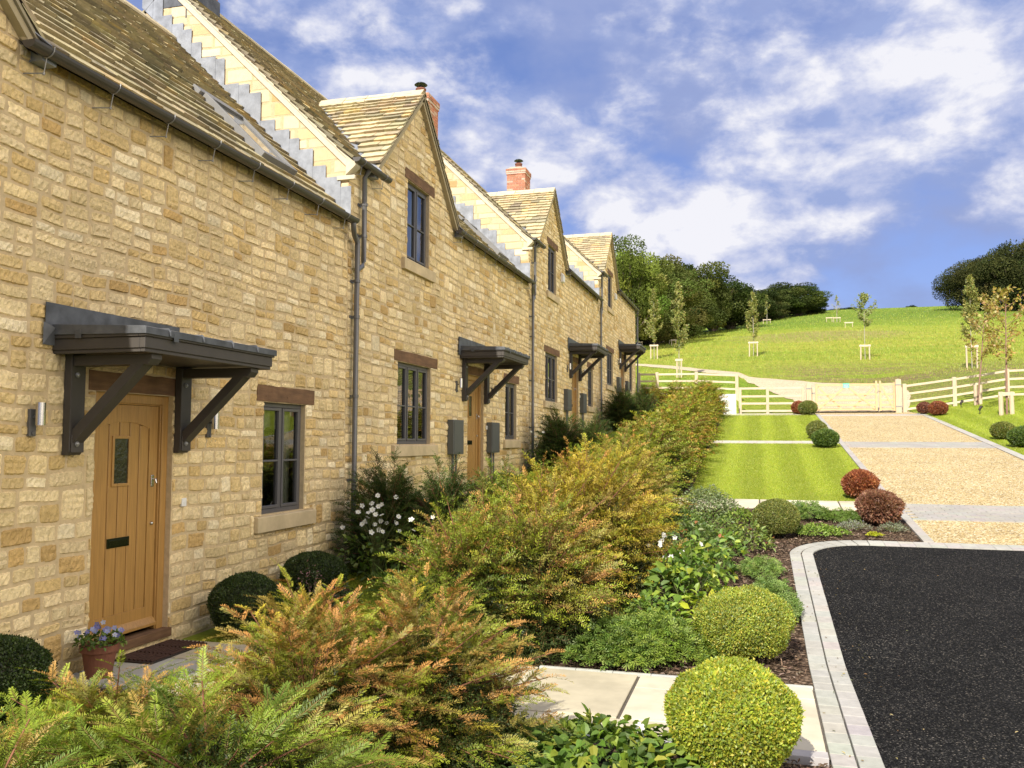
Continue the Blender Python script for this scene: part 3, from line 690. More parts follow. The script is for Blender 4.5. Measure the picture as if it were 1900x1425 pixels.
def house(h):
    z0 = ZOFF[h]; dz = ZOFF[h] - ZOFF[h - 1] if h else 3.2
    desc = ['nearest stone terraced house, its oak door with canopy fully in view',
            'second stone terraced house along, with slatted blind and two grey cabinets',
            'third stone terraced house along, white alarm box beside its gable window',
            'farthest stone terraced house, at the field end of the terrace'][h]
    root = thing('terraced_house', (0, Y0 + HW * h, z0), desc, 'house', 'stone terraced houses in a row')
    det = [2, 1, 0, 0][h]; holes = [NAR, WID, DOR, DOO]
    LINT = [(7.63, 8.93, 2.19, 2.37), (1.63, 3.50, 2.12, 2.29), (1.97, 3.28, 5.11, 5.28), (5.09, 6.32, 2.165, 2.335)]
    SILL = [(7.62, 8.94, .71, .895), (1.56, 3.43, .62, .805), (1.87, 3.25, 3.60, 3.795)]
    cut = [(a, b, c, d + .002) for a, b, c, d in holes] + LINT + SILL
    fr = ((0, 0, 0), (0, 1, 0), (0, 0, 1), (1, 0, 0))
    top = 4.80
    m = MB(); split = 3.9 if h == 0 else HW
    if h == 0: stones(m, 0, split, -1.0, top, cut, fr, 11, 0)
    stones(m, split if h == 0 else 0, HW, -1.0, top, cut, fr, 23 + h, det)
    # dormer gable stones
    stones(m, DC - 1.95, DC + 1.95, top, DAP, cut, fr, 41 + h, 1 if h else 1, planes=((DS, -1, DAP - DS * DC), (-DS, -1, DAP + DS * DC)))
    m.build('stone_facing', stoneM, root)
    # wall core in mortar, with reveals
    c = MB(); X = .001
    for k, (a, b, zz0, zz1) in enumerate(holes):
        D = -.13; V = [(X, a, zz0), (X, b, zz0), (X, b, zz1), (X, a, zz1), (D, a, zz0), (D, b, zz0), (D, b, zz1), (D, a, zz1)]
        c.add(V, [(0, 1, 5, 4), (1, 2, 6, 5), (2, 3, 7, 6), (3, 0, 4, 7)])
    ys = sorted({0, HW} | {q[0] for q in holes} | {q[1] for q in holes}); zs = sorted({-1.2, top} | {q[2] for q in holes if q[2] < top} | {q[3] for q in holes if q[3] < top})
    inh = lambda y, z: any(a < y < b and cc < z < d for a, b, cc, d in holes)
    for i in range(len(ys) - 1):
        for j in range(len(zs) - 1):
            if not inh((ys[i] + ys[i + 1]) / 2, (zs[j] + zs[j + 1]) / 2):
                c.add([(X, ys[i], zs[j]), (X, ys[i + 1], zs[j]), (X, ys[i + 1], zs[j + 1]), (X, ys[i], zs[j + 1])], [(0, 1, 2, 3)])
    hw = lambda z: (DAP - z) / DS
    for za, zb in ((top, 5.10), (5.10, DAP)):
        if za == top:
            c.add([(X, DC - hw(za), za), (X, DOR[0], za), (X, DOR[0], zb), (X, DC - hw(zb), zb)], [(0, 1, 2, 3)]); c.add([(X, DOR[1], za), (X, DC + hw(za), za), (X, DC + hw(zb), zb), (X, DOR[1], zb)], [(0, 1, 2, 3)])
        else: c.add([(X, DC - hw(za), za), (X, DC + hw(za), za), (X, DC, zb)], [(0, 1, 2)])
    # rear, sides (closed body)
    xr = -6.0
    c.add([(xr, 0, -.6), (xr, HW, -.6), (xr, HW, EZ), (xr, 0, EZ)], [(0, 3, 2, 1)])
    c.add([(X, 0, -.6), (X, 0, EZ - .04), (RX, 0, RZ - .05), (xr, 0, EZ - .04), (xr, 0, -.6)], [(0, 1, 2, 3, 4)])
    c.add([(X, HW, -.6), (X, HW, EZ - .04), (RX, HW, RZ - .05), (xr, HW, EZ - .04), (xr, HW, -.6)], [(4, 3, 2, 1, 0)])
    c.build('wall', mortarM, root)
    # ---------- near gable end: sawn stone between the two roofs
    gm = MB(); fg = ((0, 0, 0), (1, 0, 0), (0, 0, 1), (0, -1, 0))
    lowz = lambda x: EZ + SLP * (-x) - dz
    stones(gm, RX, .0, EZ - dz - .1 if h else -.4, RZ, [], fg, 61 + h, 1, planes=((-SLP, -1, EZ - .10), (SLP * 1.0, 1, -(EZ - dz) + .08) if h else (0, 1, 5)), smoothcut=True, tint=(1.08, 1.11, 1.20), gap=.006)
    stones(gm, xr, RX, EZ - dz - .1 if h else -.4, RZ, [], fg, 71 + h, 0, planes=((SLP, -1, EZ - .10 - SLP * xr), (-1, 0, RX), (-SLP, 1, -(EZ - dz) + .08 + SLP * xr) if h else (0, 1, 5)), smoothcut=True, tint=(1.08, 1.11, 1.20), gap=.006)
    gm.build('gable_stone', ashlarM, root, smooth=False)
    cp = MB()   # verge band along the slope and the kneeler stone at its foot
    n_ = np.array([SLP, 0, 1]) * sl_; d_ = np.array([-1, 0, SLP]) * sl_
    o = np.array([.10, -.032, EZ - SLP * .10])
    Ls = (abs(RX) + .10) / sl_
    for off, w_, pr in ((-.035, .05, .045), (-.10, .085, .030)):
        a = o + n_ * off; a[1] = -pr / 2 - .001; cp.obox(a + d_ * Ls / 2, d_, (0, 1, 0), n_, Ls / 2, pr / 2, w_ / 2, (.62, .56, .43))
    cp.prism([(-.02, EZ - .30), (.10, EZ - .20), (.13, EZ - .17), (.13, EZ - .12), (-.02, EZ - .02)], 'y', -.06, .10, (.60, .54, .41))
    cp.box(-.16, .11, -.045, .0, EZ - .36, EZ - .30, (.60, .54, .41))
    cp.build('verge_coping', ashlarM, root, bevel=.006)
    if h:
        fl = MB(); r = random.Random(h); x = .05; k = 0
        while x > -3.4:
            w_ = r.uniform(.16, .27); zt = lowz(x) + r.uniform(.34, .50) + (.08 if k % 3 == 1 else 0); zt = min(zt, EZ - SLP * x - .17) if x > -3 else zt
            xb = x - w_; y_ = -.020 - .004 * (k % 2)
            cl = (.30, .33, .38)
            fl.prism([(x, lowz(x) + .02), (x, zt), (xb, zt), (xb, lowz(xb) + .02)], 'y', y_ - .003, y_, cl); x = xb + .012; k += 1
        fl.build('stepped_flashing', leadL, root)
    # ---------- main roof
    rf = MB()
    A = (0, 1, 0)
    xe = .09; Of = (xe, 0, EZ - SLP * xe - .03)
    dor_half = lambda x: (DAP + .05 - (EZ - SLP * x)) / DS
    y_lo = -.035 if True else 0
    def keepf(u, v):
        x = xe - v * sl_; hwid = dor_half(x) - .14
        if hwid > 0 and abs(u - DC) < hwid: return False
        return True
    slates(rf, Of, A, d_, n_, HW, (abs(RX) + xe) / sl_, 81 + h, keep=keepf)
    Ob = (xr - xe, HW, EZ - SLP * xe - .03); slates(rf, Ob, (0, -1, 0), (sl_, 0, SLP * sl_), (-SLP * sl_, 0, sl_), HW, (abs(RX) + xe) / sl_, 91 + h, g0=.3, g1=.2)
    # verge slates overhang the gable
    slates(rf, (xe, -.085, EZ - SLP * xe - .028), A, d_, n_, .10, (abs(RX) + xe) / sl_, 101 + h, mean=(.26, .225, .15))
    roof = rf.build('roof', slateM, root)
    ud = MB(); e = .012
    ye = DC - 1.72, DC + 1.72; xi = -.2; E_ = lambda x: EZ - SLP * x - .03
    for ya, yb in ((-.03, ye[0]), (ye[1], HW)): ud.add([(xe, ya, E_(xe)), (xe, yb, E_(xe)), (xi, yb, E_(xi)), (xi, ya, E_(xi))], [(0, 1, 2, 3)])
    ud.add([(xi, -.03, E_(xi)), (xi, HW, E_(xi)), (RX, HW, RZ - .03), (RX, -.03, RZ - .03), (xr - xe, -.03, EZ - SLP * xe - .03), (xr - xe, HW, EZ - SLP * xe - .03)], [(0, 1, 2, 3), (3, 2, 5, 4)])
    ud.build('underlay', underM, roof)
    rd = MB(); y = -.05; r = random.Random(5 + h)
    while y < HW:
        L = r.uniform(.42, .5); L = min(L, HW - y); t_ = .03; j = r.uniform(-.004, .004)
        rd.prism([(RX + .15, RZ - .085 + j), (RX + .15, RZ - .05 + j), (RX, RZ + .085 + j), (RX - .15, RZ - .05 + j), (RX - .15, RZ - .085 + j), (RX, RZ + .04 + j)], 'y', y + .004, y + L - .004, np.array((.50, .44, .31)) * r.uniform(.9, 1.1)); y += L
    rd.build('ridge_tiles', ashlarM, roof)
    # ---------- dormer roof
    dm = MB(); dl = 1 / math.hypot(1, DS); half = (DAP + .045 - EZ + .05) / DS
    Hs = half / dl
    for sgn in (-1, 1):
        B_ = np.array([0, -sgn * dl, DS * dl]); N_ = np.array([0, sgn * DS * dl, dl])
        O_ = np.array([.10, DC + sgn * half, DAP + .045 - DS * half])
        def keepd(u, v, sgn=sgn):
            z = O_[2] + v * DS * dl; xm = -(z - EZ) / SLP      # where the main roof takes over
            return (-.02, .10 - xm + .14) if u < .10 - xm + .05 else False
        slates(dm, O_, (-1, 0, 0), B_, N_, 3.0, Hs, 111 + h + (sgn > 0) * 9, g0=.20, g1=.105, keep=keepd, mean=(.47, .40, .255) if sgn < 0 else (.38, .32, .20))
    droof = dm.build('dormer_roof', slateM, root)
    du = MB(); zb = DAP + .045 - DS * half
    du.add([(.09, DC, DAP + .02), (.09, DC - half, zb - .03), (-.12, DC - half, zb - .03), (-(DAP - EZ) / SLP - .1, DC, DAP + .02)], [(0, 1, 2, 3)])
    du.add([(.09, DC, DAP + .02), (.09, DC + half, zb - .03), (-.12, DC + half, zb - .03), (-(DAP - EZ) / SLP - .1, DC, DAP + .02)], [(3, 2, 1, 0)])
    du.build('underlay', underM, droof)
    dr = MB(); x = .10
    while x > -1.75:
        L = r.uniform(.4, .62); j = r.uniform(-.004, .004)
        dr.prism([(DC + .16, DAP - .055 + j), (DC + .16, DAP - .02 + j), (DC, DAP + .125 + j), (DC - .16, DAP - .02 + j), (DC - .16, DAP - .055 + j), (DC, DAP + .07 + j)], 'x', x - L + .005, x - .005, np.array((.55, .48, .34)) * r.uniform(.92, 1.08)); x -= L
    dr.build('ridge_tiles', ashlarM, droof)
    vg = MB()  # undercloak / mortar fillet under the dormer verges
    for sgn in (-1, 1):
        a = np.array([.045, DC + sgn * (half - .06), zb + .03]); b = np.array([.045, DC, DAP - .03]); d = b - a; Lg = np.linalg.norm(d); d /= Lg; nn = np.cross(d, (1, 0, 0)); nn = nn if nn[2] > 0 else -nn
        vg.obox((a + b) / 2 - nn * .035, d, (1, 0, 0), nn, Lg / 2, .040, .028, (.40, .34, .22)); vg.obox((a + b) / 2 + nn * .010, d, (1, 0, 0), nn, Lg / 2 + .04, .062, .014, (.33, .29, .20))
    vg.build('dormer_verge', ashlarM, root)
    vl = MB()  # lead valleys
    for sgn in (-1, 1):
        a = np.array([.12, DC + sgn * (half + .03), EZ - .08]); b = np.array([-(DAP - EZ) / SLP, DC, DAP + .03]); d = b - a; Lg = np.linalg.norm(d); d /= Lg
        w = np.cross(d, (SLP * sl_ * .6, sgn * .5, sl_)); w /= np.linalg.norm(w); nn = np.cross(w, d); nn = nn if nn[2] > 0 else -nn
        vl.obox((a + b) / 2 + nn * .035, d, w, nn, Lg / 2, .085, .004)
    vl.box(.0, .13, DC + half - .04, DC + half + .10, EZ - .16, EZ - .02); vl.box(.0, .13, DC - half - .10, DC - half + .04, EZ - .16, EZ - .02)
    vl.build('lead_valley', leadL, root)
    # ---------- rooflight
    ry0, ry1, x_lo, x_hi = 8.02, 8.80, -.28, -1.12
    def rp(x, y, n): return np.array([x, y, EZ - SLP * x]) + n_ * n
    vx = MB(); t = .055
    for (a, b, c_, d) in ((ry0, ry0 + t, x_lo, x_hi), (ry1 - t, ry1, x_lo, x_hi), (ry0 + t, ry1 - t, x_lo, x_lo - t), (ry0 + t, ry1 - t, x_hi + t, x_hi)):
        p = (rp(c_, a, .055) + rp(d, b, .055)) / 2; vx.obox(p, d_, (0, 1, 0), n_, abs(d - c_) / 2 / sl_, (b - a) / 2, .045)
    vx.obox(rp((x_hi - .07), (ry0 + ry1) / 2, .05), d_, (0, 1, 0), n_, .07, (ry1 - ry0) / 2 + .05, .03)
    rl = vx.build('rooflight', mat('rooflight_frame', (.17, .17, .17), rough=.6), root, bevel=.005)
    gl = MB(); gl.add([rp(x_lo - t, ry0 + t, .07), rp(x_lo - t, ry1 - t, .07), rp(x_hi + t, ry1 - t, .07), rp(x_hi + t, ry0 + t, .07)], [(0, 1, 2, 3)]); gl.build('pane', roofglM, rl)
    # ---------- chimney
    if h:
        ch = MB(); rr = np.random.default_rng(h); cx0, cx1, cy0, cy1 = -3.42, -2.72, .02, .78; zb_, zt_ = 6.9, 8.72
        k = 0; z = zb_
        while z < zt_:
            out = .035 if z > zt_ - .16 else 0
            if zt_ - .24 < z <= zt_ - .16: out = .018
            a, b, c_, d = cx0 - out, cx1 + out, cy0 - out, cy1 + out; bl = .2275 * 1.0; sh = (k % 2) * bl / 2
            for face in range(4):
                L = (b - a) if face in (0, 2) else (d - c_); u = -sh
                while u < L - .01:
                    q0, q1 = max(u, 0) + .005, min(u + bl, L) - .005; u += bl
                    if q1 - q0 < .02: continue
                    cc = np.array((.46, .195, .115)) * rr.uniform(.8, 1.25) * (1 + rr.normal(0, .03, 3)); q = rr.random()
                    if q < .12: cc = np.array((.55, .38, .28)) * rr.uniform(.9, 1.1)
                    if face == 0: ch.box(a + q0, a + q1, c_, c_ + .06, z + .005, z + .070, cc)
                    elif face == 1: ch.box(b - .06, b, c_ + q0, c_ + q1, z + .005, z + .070, cc)
                    elif face == 2: ch.box(a + q0, a + q1, d - .06, d, z + .005, z + .070, cc)
                    else: ch.box(a, a + .06, c_ + q0, c_ + q1, z + .005, z + .070, cc)
            z += .075; k += 1
        co = ch.build('chimney', brickM, root)
        cm = MB(); cm.box(cx0 + .006, cx1 - .006, cy0 + .006, cy1 - .006, zb_, z - .004); cm.box(cx0 - .02, cx1 + .02, cy0 - .02, cy1 + .02, zt_ - .14, z - .003); cm.prism([(cx0 - .02, z - .004), (cx1 + .02, z - .004), (-2.9, z + .06), (-3.25, z + .06)], 'y', cy0 - .02, cy1 + .02)
        cm.build('brick_joints', mortarG, co)
        ap = MB(); ap.box(cx0 - .02, cx1 + .02, cy0 - .03, cy0 - .004, 7.35, 7.55); ap.box(cx1 + .002, cx1 + .02, cy0 - .03, cy1 + .03, 7.15, 7.78)
        ap.build('chimney_apron', leadM, co)
        pt = MB(); c0 = (-3.07, .40, z + .02); pt.lathe([(.0, 0), (.145, 0), (.135, .05), (.125, .22), (.14, .235), (.14, .27), (.11, .27), (.11, .1)], c0, 20)
        pt.build('chimney_pot', terraM, co, smooth=True)
        cw = MB(); c1 = (-3.07, .40, z + .27)
        for k in range(4):
            a = k * math.pi / 2 + .4; cw.tube([(c1[0] + .09 * math.cos(a), c1[1] + .09 * math.sin(a), c1[2]), (c1[0] + .10 * math.cos(a), c1[1] + .10 * math.sin(a), c1[2] + .13)], .006, 5)
        cw.lathe([(.0, .20), (.06, .195), (.13, .165), (.175, .125), (.165, .122), (.0, .15)], c1, 22); cw.lathe([(.07, 0), (.07, .09), (.0, .09)], c1, 12)
        cw.build('chimney_cowl', cowlM, co, smooth=True)
    # ---------- lintels and sills
    for k, (a, b, c_, d) in enumerate(LINT):
        lm = MB(); r = random.Random(100 + h * 7 + k); n = 12; V = []
        x1 = .012 if k != 3 else .006
        for i in range(n + 1):
            y = a + (b - a) * i / n
            V += [(-.12, y, c_), (x1 + r.uniform(-.003, .003), y, c_ + r.uniform(-.004, .003)), (x1 + r.uniform(-.003, .003), y, d + r.uniform(-.006, .004)), (-.12, y, d)]
        lm.add(V, [(4 * i + j, 4 * i + (j + 1) % 4, 4 * i + 4 + (j + 1) % 4, 4 * i + 4 + j) for i in range(n) for j in range(4)] + [(0, 3, 2, 1), (4 * n, 4 * n + 1, 4 * n + 2, 4 * n + 3)])
        if k != 3:
            for yy in (a + .18, (a + b) / 2, b - .18): lm.box(x1 + .001, x1 + .004, yy - .008, yy + .008, c_ + .05, c_ + .066)
        lm.build('timber_lintel', beamM, root, bevel=.004)
    for a, b, c_, d in SILL:
        sm = MB(); sm.prism([(-.13, c_), (.065, c_), (.065, d - .022), (.055, d - .012), (-.13, d + .006)], 'y', a, b); sm.build('stone_sill', sillM, root, bevel=.005)
    window(root, NAR, 2, .47, ['curtain', 'plain', 'plain', 'plain'][h], h); window(root, WID, 3, .47, ['plain', 'blind', 'plain', 'blind'][h], h + 10); window(root, DOR, 2, .47, 'net', h + 20)
    # ---------- door
    dy0, dy1, dzb, dzt = DOO; X = -.085
    fm = MB()
    fm.box(X - .07, X + .03, dy0, dy0 + .065, -.08, dzt); fm.box(X - .07, X + .03, dy1 - .085, dy1, -.08, dzt); fm.box(X - .07, X + .03, dy0 + .065, dy1 - .085, dzt - .085, dzt)
    fm.box(X - .055, X + .015, dy1 - .098, dy1 - .085, -.02, dzt - .085); fm.box(X - .055, X + .015, dy0 + .065, dy1 - .098, dzt - .097, dzt - .085)
    df = fm.build('door_frame', oakM, root, bevel=.004)
    dm_ = MB(); a, b, c_, d = dy0 + .068, dy1 - .101, .03, dzt - .10; xs = X - .01
    dm_.box(xs - .035, xs - .016, a, b, c_, d)                      # backing
    la, lb = a + .085, b - .115                                     # stiles
    dm_.box(xs - .0355, xs + .006, a + .001, la, c_, d); dm_.box(xs - .0355, xs + .006, lb, b - .001, c_, d)
    dm_.box(xs - .0355, xs + .0055, la, lb, c_, c_ + .17)
    n = 12; ym = (la + lb) / 2; arc = [(la + (lb - la) * i / n, d - .155 - .055 * ((2 * i / n - 1) ** 2)) for i in range(n + 1)]
    for i in range(n): dm_.prism([arc[i], arc[i + 1], (arc[i + 1][0], d), (arc[i][0], d)], 'x', xs - .0355, xs + .0055)
    pw = (lb - la) / 5
    for i in range(5):
        p0, p1 = la + i * pw + .005, la + (i + 1) * pw - .005; zt2 = d - .150 - .055 * ((2 * (i + .5) / 5 - 1) ** 2)
        dm_.prism([(xs - .016, p0), (xs - .005, p0), (xs - .001, p0 + .004), (xs - .001, p1 - .004), (xs - .005, p1), (xs - .016, p1)], 'z', c_ + .17, zt2 + .0)
    dm_.prism([(xs + .004, .015), (xs + .052, .02), (xs + .052, .045), (xs + .012, .095), (xs + .004, .10)], 'y', a + .005, b - .005)   # weather board
    door = dm_.build('door', oakM, root, bevel=.0015, fixn=True)
    g_ = MB(); gy0, gy1, gz0, gz1 = 5.50, 5.73, 1.33, 1.78; w_ = .026
    g_.box(xs - .004, xs + .012, gy0, gy0 + w_, gz0, gz1); g_.box(xs - .004, xs + .012, gy1 - w_, gy1, gz0, gz1); g_.box(xs - .004, xs + .012, gy0 + w_, gy1 - w_, gz0, gz0 + w_); g_.box(xs - .004, xs + .012, gy0 + w_, gy1 - w_, gz1 - w_, gz1)
    g_.build('light_frame', oakM, door, bevel=.003)
    q = MB(); q.box(xs - .004, xs + .002, gy0 + w_, gy1 - w_, gz0 + w_, gz1 - w_); q.build('door_light', doorglM, door)
    q = MB(); q.box(xs, xs + .008, 5.47, 5.75, .79, .875); q.box(xs + .008, xs + .013, 5.49, 5.73, .805, .86); q.build('letter_plate', brassM, door, bevel=.004)
    q = MB(); c0 = (xs + .006, 6.035, 1.36)
    q.obox((xs + .010, 6.035, 1.36), (1, 0, 0), (0, 1, 0), (0, 0, 1), .005, .020, .055); q.tube([(xs + .012, 6.035, 1.375), (xs + .045, 6.035, 1.375), (xs + .055, 6.035, 1.34)], [.009, .011, .008], 8)
    q.build('handle', steelM, door, bevel=.006); q = MB(); q.tube([(xs + .004, 6.035, .965), (xs + .014, 6.035, .965), (xs + .026, 6.035, .965), (xs + .03, 6.035, .965)], [.017, .017, .013, .005], 14); q.build('lock', steelM, door, smooth=True)
    q = MB(); q.box(-.14, .03, dy0 - .02, dy1 + .03, -.105, -.025); q.build('threshold', beamM, root, bevel=.006)
    q = MB(); q.box(-.14, .0, dy0, dy1, -.14, -.106); q.build('threshold_base', sillM, root)
    # ---------- canopy over the door
    ca, cb, cx = 4.68, 6.50, .88
    cz = 2.50                                                        # underside of the fascia band
    m = MB()
    m.box(.0, cx - .03, ca + .03, cb - .03, cz - .055, cz - .035)     # soffit
    for z_a, z_b, o_ in ((cz - .075, cz - .045, -.012), (cz - .045, cz + .045, 0), (cz + .045, cz + .075, .016)):
        m.box(cx - .05, cx + o_, ca - o_, cb + o_, z_a, z_b); m.box(0, cx - .05, ca - o_, ca + .05, z_a, z_b); m.box(0, cx - .05, cb - .05, cb + o_, z_a, z_b)
    can = m.build('door_canopy', canopyM, root, bevel=.005)
    m = MB(); e = .03; zt2 = 2.60
    m.prism([(0, cz + .076), (cx + e, cz + .062), (cx + e, zt2 + .015), (cx + e - .02, zt2 + .022), (0, zt2 + .060)], 'y', ca - e, cb + e)
    r = random.Random(9 + h); y = ca + .25
    while y < cb - .1:
        m.tube([(.0, y, zt2 + .062), (cx + e - .01, y, zt2 + .024), (cx + e + .006, y, zt2), (cx + e + .006, y, cz + .07)], .010, 6); y += r.uniform(.38, .50)
    m.box(cx + e + .0005, cx + e + .004, ca + .3, ca + .36, zt2 - .07, zt2); m.box(.25, .31, ca - e - .004, ca - e - .0005, zt2 - .06, zt2 + .01)
    m.build('lead_roof', leadM, can, bevel=.008)
    m = MB()
    m.box(.024, .030, ca - .10, cb - .28, zt2 + .03, 2.83); m.box(.0245, .0305, cb - .27, cb + .05, zt2 + .03, 2.76)
    m.add([(.031, ca - .12, 2.49), (.031, ca + .0, 2.49), (.06, ca - .03, zt2 + .03), (.031, ca - .12, zt2 + .07)], [(0, 1, 2, 3)])
    m.build('wall_flashing', leadM, can)
    for by in (4.81, 6.20):
        w = .155; m = MB()
        m.prism([(.012, 1.62), (.055, 1.62), (.085, 1.65), (.085, cz - .056), (.012, cz - .056)], 'y', by, by + w)
        m.prism([(.085, cz - .16), (.79, cz - .16), (.83, cz - .115), (.83, cz - .0755), (.085, cz - .0755)], 'y', by + .015, by + w - .015)
        a_, b_ = np.array([.05, by + w / 2, 1.73]), np.array([.72, by + w / 2, cz - .13]); m.bar(a_, b_, w - .035, .085, up=(-1, 0, 1))
        m.prism([(.085, 1.64), (.10, 1.64), (.10, 1.78), (.085, 1.78)], 'y', by + .01, by + w - .01)
        br = m.build('bracket', canopyM, can, bevel=.005, fixn=True)
    for by in (4.81, 6.20):
        for z in (1.71, 2.27): m = MB(); bolt(m, (.102 if z < 2 else .086, by + .06, z), (1, 0, 0), .018); m.build('bolt', steelG, can, smooth=True)
    # ---------- rainwater goods
    def gutter(name, ya, yb, zc, xc=.165, capa=True):
        m = MB(); n = 10; R_ = .062; V = []; k = max(2, int((yb - ya) / .9) + 1)
        ysg = np.linspace(ya, yb, k)
        prof = [(xc + R_ * math.cos(a), zc + R_ * math.sin(a)) for a in np.linspace(math.pi, 2 * math.pi, n)] + [(xc + R_ - .006, zc), ] + [(xc + (R_ - .006) * math.cos(a), zc + (R_ - .006) * math.sin(a)) for a in np.linspace(2 * math.pi, math.pi, n)]
        for y in ysg: V += [(px_, y, pz_) for px_, pz_ in prof]
        q = len(prof); m.add(V, [(i * q + j, i * q + (j + 1) % q, (i + 1) * q + (j + 1) % q, (i + 1) * q + j) for i in range(k - 1) for j in range(q)])
        for y in (ya, yb): m.add([(px_, y, pz_) for px_, pz_ in prof[:n]], [tuple(range(n))])
        g = m.build(name, gutM, root, smooth=False)
        y = ya + .18
        while y < yb - .1:
            m = MB(); m.tube([(xc - R_ - .006, y, zc + .01)] + [(xc + (R_ + .004) * math.cos(a), y, zc + (R_ + .004) * math.sin(a)) for a in np.linspace(math.pi, 2 * math.pi, 9)] + [(xc + R_ + .004, y, zc + .012)], .0055, 5)
            m.tube([(xc - .005, y, zc - R_), (xc - .03, y, zc - .19)], .0045, 5); m.tube([(.0, y - .06, zc - .195), (xc - .02, y + .005, zc - .185)], .0055, 5); m.lathe([(0, -.008), (.010, -.008), (.010, .008), (0, .008)], (xc - .03, y, zc - .19), 8)
            m.build('gutter_bracket', steelG, g); y += .72
        return g
    zg = EZ - .075
    gutter('gutter', DC + 1.66, HW - .10, zg)
    gutter('gutter', -.10, .98, zg + .0)
    # downpipe of the main gutter at the far end, and the little one from the short gutter into it
    def pipe(name, pts, R_, m_, clips=()):
        m = MB(); m.tube(pts, R_, 14); o = m.build(name, m_, root, smooth=True)
        for (y, z) in clips:
            m = MB(); m.lathe([(R_ + .001, -.02), (R_ + .009, -.02), (R_ + .009, .02), (R_ + .001, .02)], (.085, y, z), 14); m.box(-.0, .085 - R_, y - .03, y - .012, z - .012, z + .012); m.box(.0, .012, y - .055, y + .055, z - .02, z + .02); m.build('pipe_clip', m_, o)
        return o
    yp = HW + .13; zl = -.5
    pipe('downpipe', [(.155, HW - .14, zg - .055), (.155, HW - .14, zg - .12), (.12, HW - .04, zg - .20), (.085, yp, zg - .26), (.085, yp, zg - .3), (.085, yp, zl)], .036, pipeM, [(yp, 3.95), (yp, 3.45), (yp, 2.35), (yp, 1.2)])
    if h:
        ys_ = .33
        pipe('branch_downpipe', [(.155, ys_, zg - .055), (.12, ys_, zg - .10), (.085, ys_, zg - .16), (.085, ys_, zg - .95), (.085, ys_, zg - 1.36), (.085, ys_ - .04, zg - 1.44), (.085, .14, zg - 1.52)], .036, pipeL if False else pipeM, [(ys_, zg - .55), (ys_, zg - 1.0)])
    # ---------- small fittings
    def lamp(y, z):
        m = MB(); m.box(.0, .03, y - .035, y + .03, z - .16, z + .05); m.box(.03, .06, y - .012, y + .012, z - .02, z + .0); m.tube([(.03, y, z - .135), (.04, y, z - .135)], .016, 10)
        l = m.build('wall_lamp', frameM, root, bevel=.004); m = MB(); m.tube([(.095, y, z - .075), (.095, y, z + .10)], .036, 20); m.build('lamp_tube', steelM, l, smooth=False)
    lamp(4.50, 1.93); lamp(6.74, 1.93)
    if h:
        for (a, b) in ((4.03, 4.60), (6.39, 6.95)):
            m = MB(); m.box(.012, .13, a, b, .62, 1.25); c2 = m.build('meter_cabinet', boxM, root, bevel=.008); m = MB(); m.box(.131, .138, a + .03, b - .03, .65, 1.22); m.tube([(.138, b - .08, .93), (.146, b - .08, .93)], .012, 8); m.build('cabinet_door', boxM, c2, bevel=.003)
            m = MB(); m.tube([(.06, a + .16, .62), (.06, a + .16, -.4)], .025, 8); m.tube([(.06, a + .34, .62), (.06, a + .34, -.4)], .018, 8); m.build('service_duct', pipeM, c2, smooth=True)
    m = MB(); m.box(.008, .030, 6.33, 6.40, 1.10, 1.18); sw = m.build('door_bell', whiteM, root, bevel=.004); m = MB(); m.tube([(.030, 6.365, 1.14), (.034, 6.365, 1.14)], .012, 12); m.build('bell_button', whiteM, sw)
    if h >= 2:
        m = MB(); m.prism([(.012, 4.30), (.09, 4.33), (.09, 4.50), (.055, 4.58), (.012, 4.58)], 'y', 3.62, 3.86); m.build('alarm_box', whiteM, root, bevel=.01)
    return root
steelG = mat('galvanised_steel', (.30, .30, .30), rough=.5, metal=.5, var=.15, vs=20)
roofglM = mat('rooflight_glass', (.10, .10, .095), rough=.06, var=.3, vs=2, spec=.9)
cowlM = mat('dark_cowl', (.035, .045, .04), rough=.35, metal=.5, var=.1)
mortarG = mat('brick_mortar', (.52, .44, .35), rough=.95, var=.12)
for h in range(4): house(h)

# ------------------------------------------------------------------ fences and gates
def post(mb, x, y, h, w=.125, z=None, sink=.3):
    z = tz(x, y) if z is None else z; a = w / 2
    V = [(x - a, y - a, z - sink), (x + a, y - a, z - sink), (x + a, y + a, z - sink), (x - a, y + a, z - sink)] + [(x - a, y - a, z + h), (x + a, y - a, z + h), (x + a, y + a, z + h + .02), (x - a, y + a, z + h + .02)]
    mb.add(V, [(0, 1, 5, 4), (1, 2, 6, 5), (2, 3, 7, 6), (3, 0, 4, 7), (4, 5, 6, 7)])
def fence(pts, rails, label, h=1.18, w=.125, group='post and rail fence runs'):
    x0, y0 = pts[0]; root = thing('rail_fence', (0, 0, 0), label, 'fence', group)
    r = random.Random(int(x0 * 10))
    for (x, y) in pts:
        m = MB(); post(m, x, y, h + r.uniform(-.01, .015), w); m.build('post', postM, root, bevel=.008)
    for z in rails:
        for (a, b) in zip(pts[:-1], pts[1:]):
            m = MB(); za, zb = tz(*a) + z, tz(*b) + z; d = np.array([b[0] - a[0], b[1] - a[1], 0]); d = d / np.linalg.norm(d); off = np.array([d[1], -d[0], 0]) * .03
            m.bar(np.array([a[0], a[1], za + r.uniform(-.006, .006)]) + off, np.array([b[0], b[1], zb + r.uniform(-.006, .006)]) + off, .04, .088)
            m.build('rail', woodM, root, bevel=.005)
    return root
fence([(.10, 40.6), (.95 - .0, 40.55), (2.75, 40.5), (4.55, 40.45)], (.17, .47, .78, 1.10), 'upper rail fence beside the end of the terrace, partly in its shadow', 1.18, .14)
